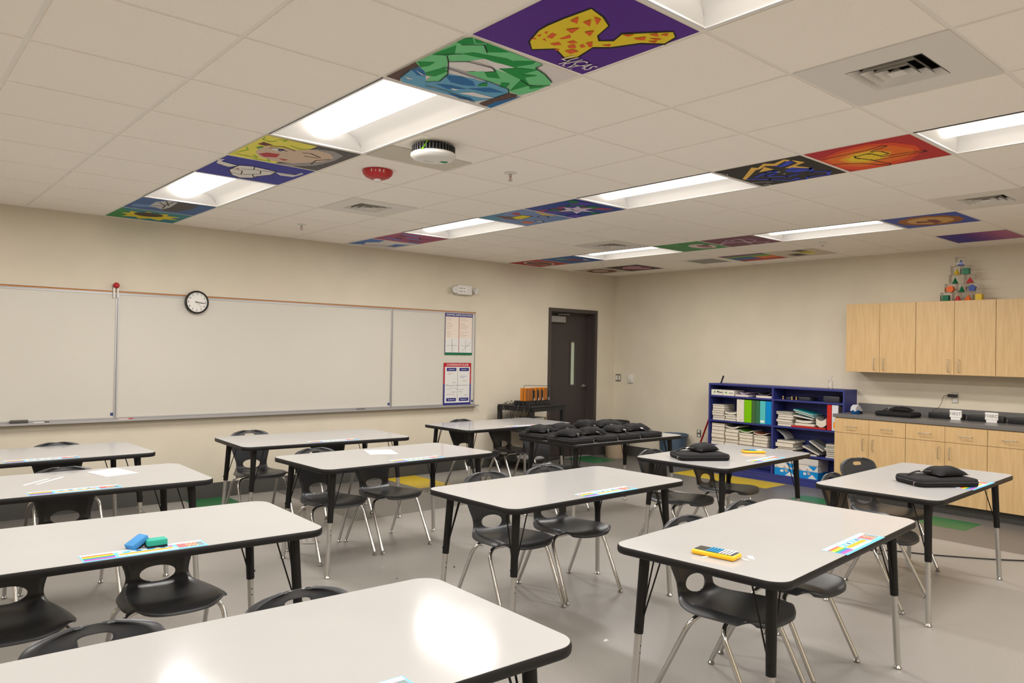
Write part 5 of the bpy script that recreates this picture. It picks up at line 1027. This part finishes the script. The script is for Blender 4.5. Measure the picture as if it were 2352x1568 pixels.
def eraser(p, rz, tilt, col, label):
    t = thing('eraser', label, 'eraser', p, rz); t.rotation_euler = (0, tilt, rz)
    m = MB(); m.rbox(-.0375, .0375, -.025, .025, .007, .03, .004); m.build('grip', M('eraser_'+label[:4], col, .7), t, smooth=True); m = MB(); m.box(-.037, .037, -.0245, .0245, 0, .007); m.build('felt_pad', MC((40, 44, 48)), t)
x, y, z = rpt('T11', .078, -.285, HT+.0016); eraser((x, y, z), -.03, 0, (40, 168, 146), 'green block whiteboard eraser lying flat on the left table')
x, y, z = rpt('T11', .018, -.262, HT+.0065); eraser((x, y, z), .42, -.42, (64, 140, 200), 'blue block whiteboard eraser propped on the green one')
for n, (u, v, s) in enumerate(((-.66, .0, .02), (-.53, -.13, .03), (-.575, -.13, .018))):
    x, y, z = rpt('T1', u, v, HT+.0006); t = thing('paper_scrap', ['white scrap left of the calculator', 'torn white scrap at the corner of the calculator', 'thin scrap along the calculator edge'][n]+' on front right table', 'scrap', (x, y, z), n*.8)
    m = MB(); m.prism([(-s, -s*.3), (s*.8, -s*.5), (s, s*.2), (-s*.4, s*.4)], 0, .001); m.build('scrap', WHITEP, t)

# ------------------------------------------------------------------ cart by the door
cx, cy, ca_ = 5.38, 4.20, .18
t = thing('equipment_cart', 'black two-shelf equipment cart by the door', 'cart', (cx, cy, 0), ca_)
cw, cd, ch = .72, .58, .84; PL = M('cart_black', (28, 27, 27), .5)
m = MB(); m.rbox(0, cw, 0, cd, ch-.025, ch, .008); m.box(0, cw, 0, .02, ch-.07, ch-.025); m.box(0, cw, cd-.02, cd, ch-.07, ch-.025); m.box(0, .02, .02, cd-.02, ch-.07, ch-.025); m.box(cw-.02, cw, .02, cd-.02, ch-.07, ch-.025); m.build('top_shelf', PL, t)
m = MB(); m.rbox(.0, cw, .0, cd, .50, .525, .006); m.box(0, cw, 0, .015, .5, .55); m.build('middle_shelf', PL, t)
m = MB(); m.rbox(0, cw, 0, cd, .12, .15, .006); m.build('bottom_shelf', PL, t)
for a in (.0, cw-.05):
    for b in (.0, cd-.05):
        m = MB(); m.rbox(a, a+.05, b, b+.05, .11, ch-.03, .005); m.build('post', PL, t)
        m = MB(); mt = Matrix.Translation((a+.025, b+.025, .047)) @ Matrix.Rotation(PI/2, 4, 'X'); m.lathe([(.02, -.016), (.045, -.014), (.046, .0), (.045, .014), (.02, .016)], 20, 0, mt); m.build('caster', M('caster_grey', (70, 68, 66), .5), t, smooth=True)
        m = MB(); m.box(a+.008, a+.014, b+.005, b+.045, .05, .118); m.box(a+.036, a+.042, b+.005, b+.045, .05, .118); m.build('caster_fork', STEEL, t)
Rz = Matrix.Translation((cx, cy, 0)) @ Matrix.Rotation(ca_, 4, 'Z')
def cl_(x, y, z): return tuple(Rz @ Vector((x, y, z)))
ORG = M('calc_orange', (222, 128, 12), .4); DG = M('calc_dark', (44, 42, 44), .45)
pos = 0
for d in range(4):
    x0 = [.07, .285, .375, .465][d]; n = [7, 2, 2, 4][d]
    t = thing('charging_dock', '%s black charging dock on the cart top' % ['longest leftmost', 'second', 'third', 'right-hand'][d], 'charging dock', cl_(x0, .16, ch+.0006), ca_, 'charging docks on the cart')
    wd = .024*n+.035; m = MB(); m.rbox(0, wd, 0, .2, 0, .055, .004); m.build('tray', BLACKPL, t); m = MB(); m.box(.01, wd-.01, -.0006, 0, .012, .026); m.build('front_label', MC((58, 56, 54)), t)
    for q in range(n):
        k = thing('docked_calculator', '%s orange-backed calculator upright in the %s dock on cart' % (['first', 'second', 'third', 'fourth', 'fifth', 'sixth', 'seventh'][q], ['leftmost', 'second', 'third', 'right-hand'][d]), 'calculator', cl_(x0+.008+q*.0235, .18, ch+.0566), ca_, 'orange-backed calculators charging on the cart')
        m = MB(); m.rbox(0, .0115, 0, .085, 0, .165, .003); m.build('back_cover', ORG, k); m = MB(); m.rbox(.0117, .0215, -.003, .084, .002, .160, .002, 1); m.build('body', DG, k)
    if d: pass
    m = MB(); m.box(wd-.022, wd-.006, .012, .013, .056, .09); m.box(wd-.024, wd-.002, .0132, .06, .0556, .19, 1); m.build('dock_post', [MC((190, 190, 192)), DG], t)
t = thing('cable_tangle', 'tangle of black cables hanging off the cart left end', 'cables', cl_(0, 0, 0), ca_); m = MB(); rr = random.Random(4)
for k in range(9):
    y0 = .05+.05*k; p0 = Vector((.05, y0, ch+.006)); pts = [p0, Vector((.0, y0, ch+.03+rr.uniform(0, .05))), Vector((-.05, y0+rr.uniform(-.05, .05), ch-.02)), Vector((-.07+rr.uniform(-.03, .02), y0+rr.uniform(-.1, .1), ch-.16-rr.uniform(0, .2))), Vector((-.03+rr.uniform(-.01, .01), y0-.03+rr.uniform(-.06, .06), ch-.26-rr.uniform(0, .1))), Vector((-.03, y0+rr.uniform(-.05, .05), ch-.12))]
    m.tube(fillet(pts, .08, 5), .0035, 6)
m.tube(fillet([(.05, .2, ch+.008), (.07, .2, ch+.26), (.22, .2, ch+.255), (.5, .2, ch+.245), (.685, .2, ch+.23), (.69, .2, ch+.01)], .03, 4), .003, 6)
m.build('cables', BLACKPL, t, smooth=True)
t = thing('cardboard_box', 'white and brown box on the middle shelf of cart', 'box', cl_(.16, .12, .5256), ca_); m = MB(); m.rbox(0, .26, 0, .3, 0, .15, .003); m.build('carton', MC((206, 198, 184)), t); m = MB(); m.box(.262, .30, .0, .3, 0, .15); m.build('flap', MC((140, 112, 84)), t)
t = thing('laptop', 'flat grey laptop on the bottom shelf of cart', 'laptop', cl_(.1, .06, .1506), ca_); m = MB(); m.rbox(0, .36, 0, .26, 0, .022, .004); m.build('base', MC((168, 166, 168)), t); m = MB(); m.rbox(0, .36, 0, .26, .0225, .032, .003); m.build('lid', MC((176, 174, 176)), t)
t = thing('book', 'thin yellow-edged manual on the middle shelf of cart', 'book', cl_(.485, .12, .5256), ca_); m = MB(); m.rbox(0, .2, 0, .16, 0, .02, .003, 1); m.build('cover', MC((150, 116, 30)), t); m = MB(); m.box(-.001, .19, .004, .156, .003, .017); m.build('pages', PAGES, t)

# ------------------------------------------------------------------ bins
t = thing('waste_bin', 'tan waste bin with black liner in the room corner', 'bin', (7.40, 4.58, 0), .2)
m = MB(); m.lathe([(.125, .001), (.13, .01), (.15, .40)], 28, 0, None, 1.0, 1.15); m.build('bin_body', M('bin_tan', (170, 150, 126), .6), t, smooth=True)
m = MB(); m.lathe([(.152, .30), (.172, .36), (.182, .53), (.175, .545), (.155, .50), (.14, .45)], 28, 0, None, 1.0, 1.15); m.build('liner', M('liner_black', (28, 27, 28), .45, bump=.5, bscale=40), t, smooth=True)
t = thing('recycling_bin', 'round blue plastic bin against the wall under the low outlet', 'bin', (7.50, 3.62, 0))
m = MB(); m.lathe([(.155, .001), (.165, .02), (.195, .40), (.208, .405), (.21, .43), (.198, .435), (.188, .41), (.15, .03), (.0001, .02)], 36); m.build('bin_body', M('bin_blue', (66, 84, 104), .5), t, smooth=True)
m = MB(); m.tube(fillet([(-.20, -.05, .39), (-.225, -.04, .37), (-.225, .04, .37), (-.20, .05, .39)], .02, 3), .008, 8); m.build('handle', M('bin_blue', (66, 84, 104), .5), t)

# ------------------------------------------------------------------ on the floor
t = thing('power_cube', 'white power cube with outlets on the floor below the worksheet table', 'power strip', (1.655, 2.70, 0), -.55)
m = MB(); m.rbox(-.055, .055, -.035, .035, .001, .062, .006); m.build('body', WHITEPL, t, smooth=True); m = MB()
for x in (-.028, .02): m.box(x-.004, x-.001, -.0358, -.0348, .028, .04); m.box(x+.006, x+.009, -.0358, -.0348, .028, .04); m.box(x, x+.005, -.0358, -.0348, .018, .023)
m.build('sockets', GREYINK, t)
t = thing('extension_cord', 'black extension cord snaking over the floor to the right', 'cord', (0, 0, 0)); m = MB()
m.tube(fillet([(4.62, .25, .006), (5.01, -.115, .006), (5.2, -.256, .006), (5.30, -.49, .006), (5.568, -.865, .006), (5.726, -1.03, .006), (6.2, -1.5, .006), (6.9, -2.0, .006)], .25, 6), .005, 8); m.build('cord', BLACKPL, t, smooth=True)
for n, (x, y, s, l) in enumerate(((1.985, -.115, .018, 'white paper scrap on the floor between the front tables'), (2.16, 1.48, .014, 'dark leaf scrap on the floor by the centre table'), (1.69, 1.49, .008, 'tiny dark crumb on the floor left of the centre table'), (2.78, -.32, .012, 'small white paper ball under the calculator table'))):
    t = thing('floor_scrap', l, 'scrap', (x, y, .0008), n); m = MB(); m.add([(-s, -s*.5, 0), (s, -s*.4, 0), (s*.8, s*.6, 0), (-s*.6, s*.5, 0), (0, 0, s*.6), (s*.3, s*.2, s*.3)], [(0, 3, 2, 1), (0, 1, 4), (1, 2, 5, 4), (2, 3, 4, 5), (3, 0, 4)]); m.build('scrap', WHITEP if n in (0, 3) else MC((86, 78, 72)), t)

# ------------------------------------------------------------------ camera, world, view
w = bpy.data.worlds.new('world'); bpy.context.scene.world = w; w.use_nodes = True
w.node_tree.nodes['Background'].inputs['Color'].default_value = (.02, .02, .02, 1)
cam = bpy.data.cameras.new('camera'); co = bpy.data.objects.new('camera', cam); C.objects.link(co)
cam.sensor_width = 36; cam.lens = 26.627; cam.clip_start = .05; cam.clip_end = 60
r2 = Vector((.75579174, -.65454205, .01880287)); u2 = Vector((-.02211875, .00317934, .9997503)); fw = Vector((.65443839, .75601892, .01207473))
mw = Matrix.Identity(4)
for k in range(3): mw[k][0], mw[k][1], mw[k][2] = r2[k], u2[k], -fw[k]
mw[0][3], mw[1][3], mw[2][3] = -1.08428, -2.84703, H-1.17233
co.matrix_world = mw; bpy.context.scene.camera = co
sc = bpy.context.scene
sc.view_settings.view_transform = 'Standard'; sc.view_settings.look = 'None'; sc.view_settings.exposure = EXPO; sc.view_settings.gamma = 1.0
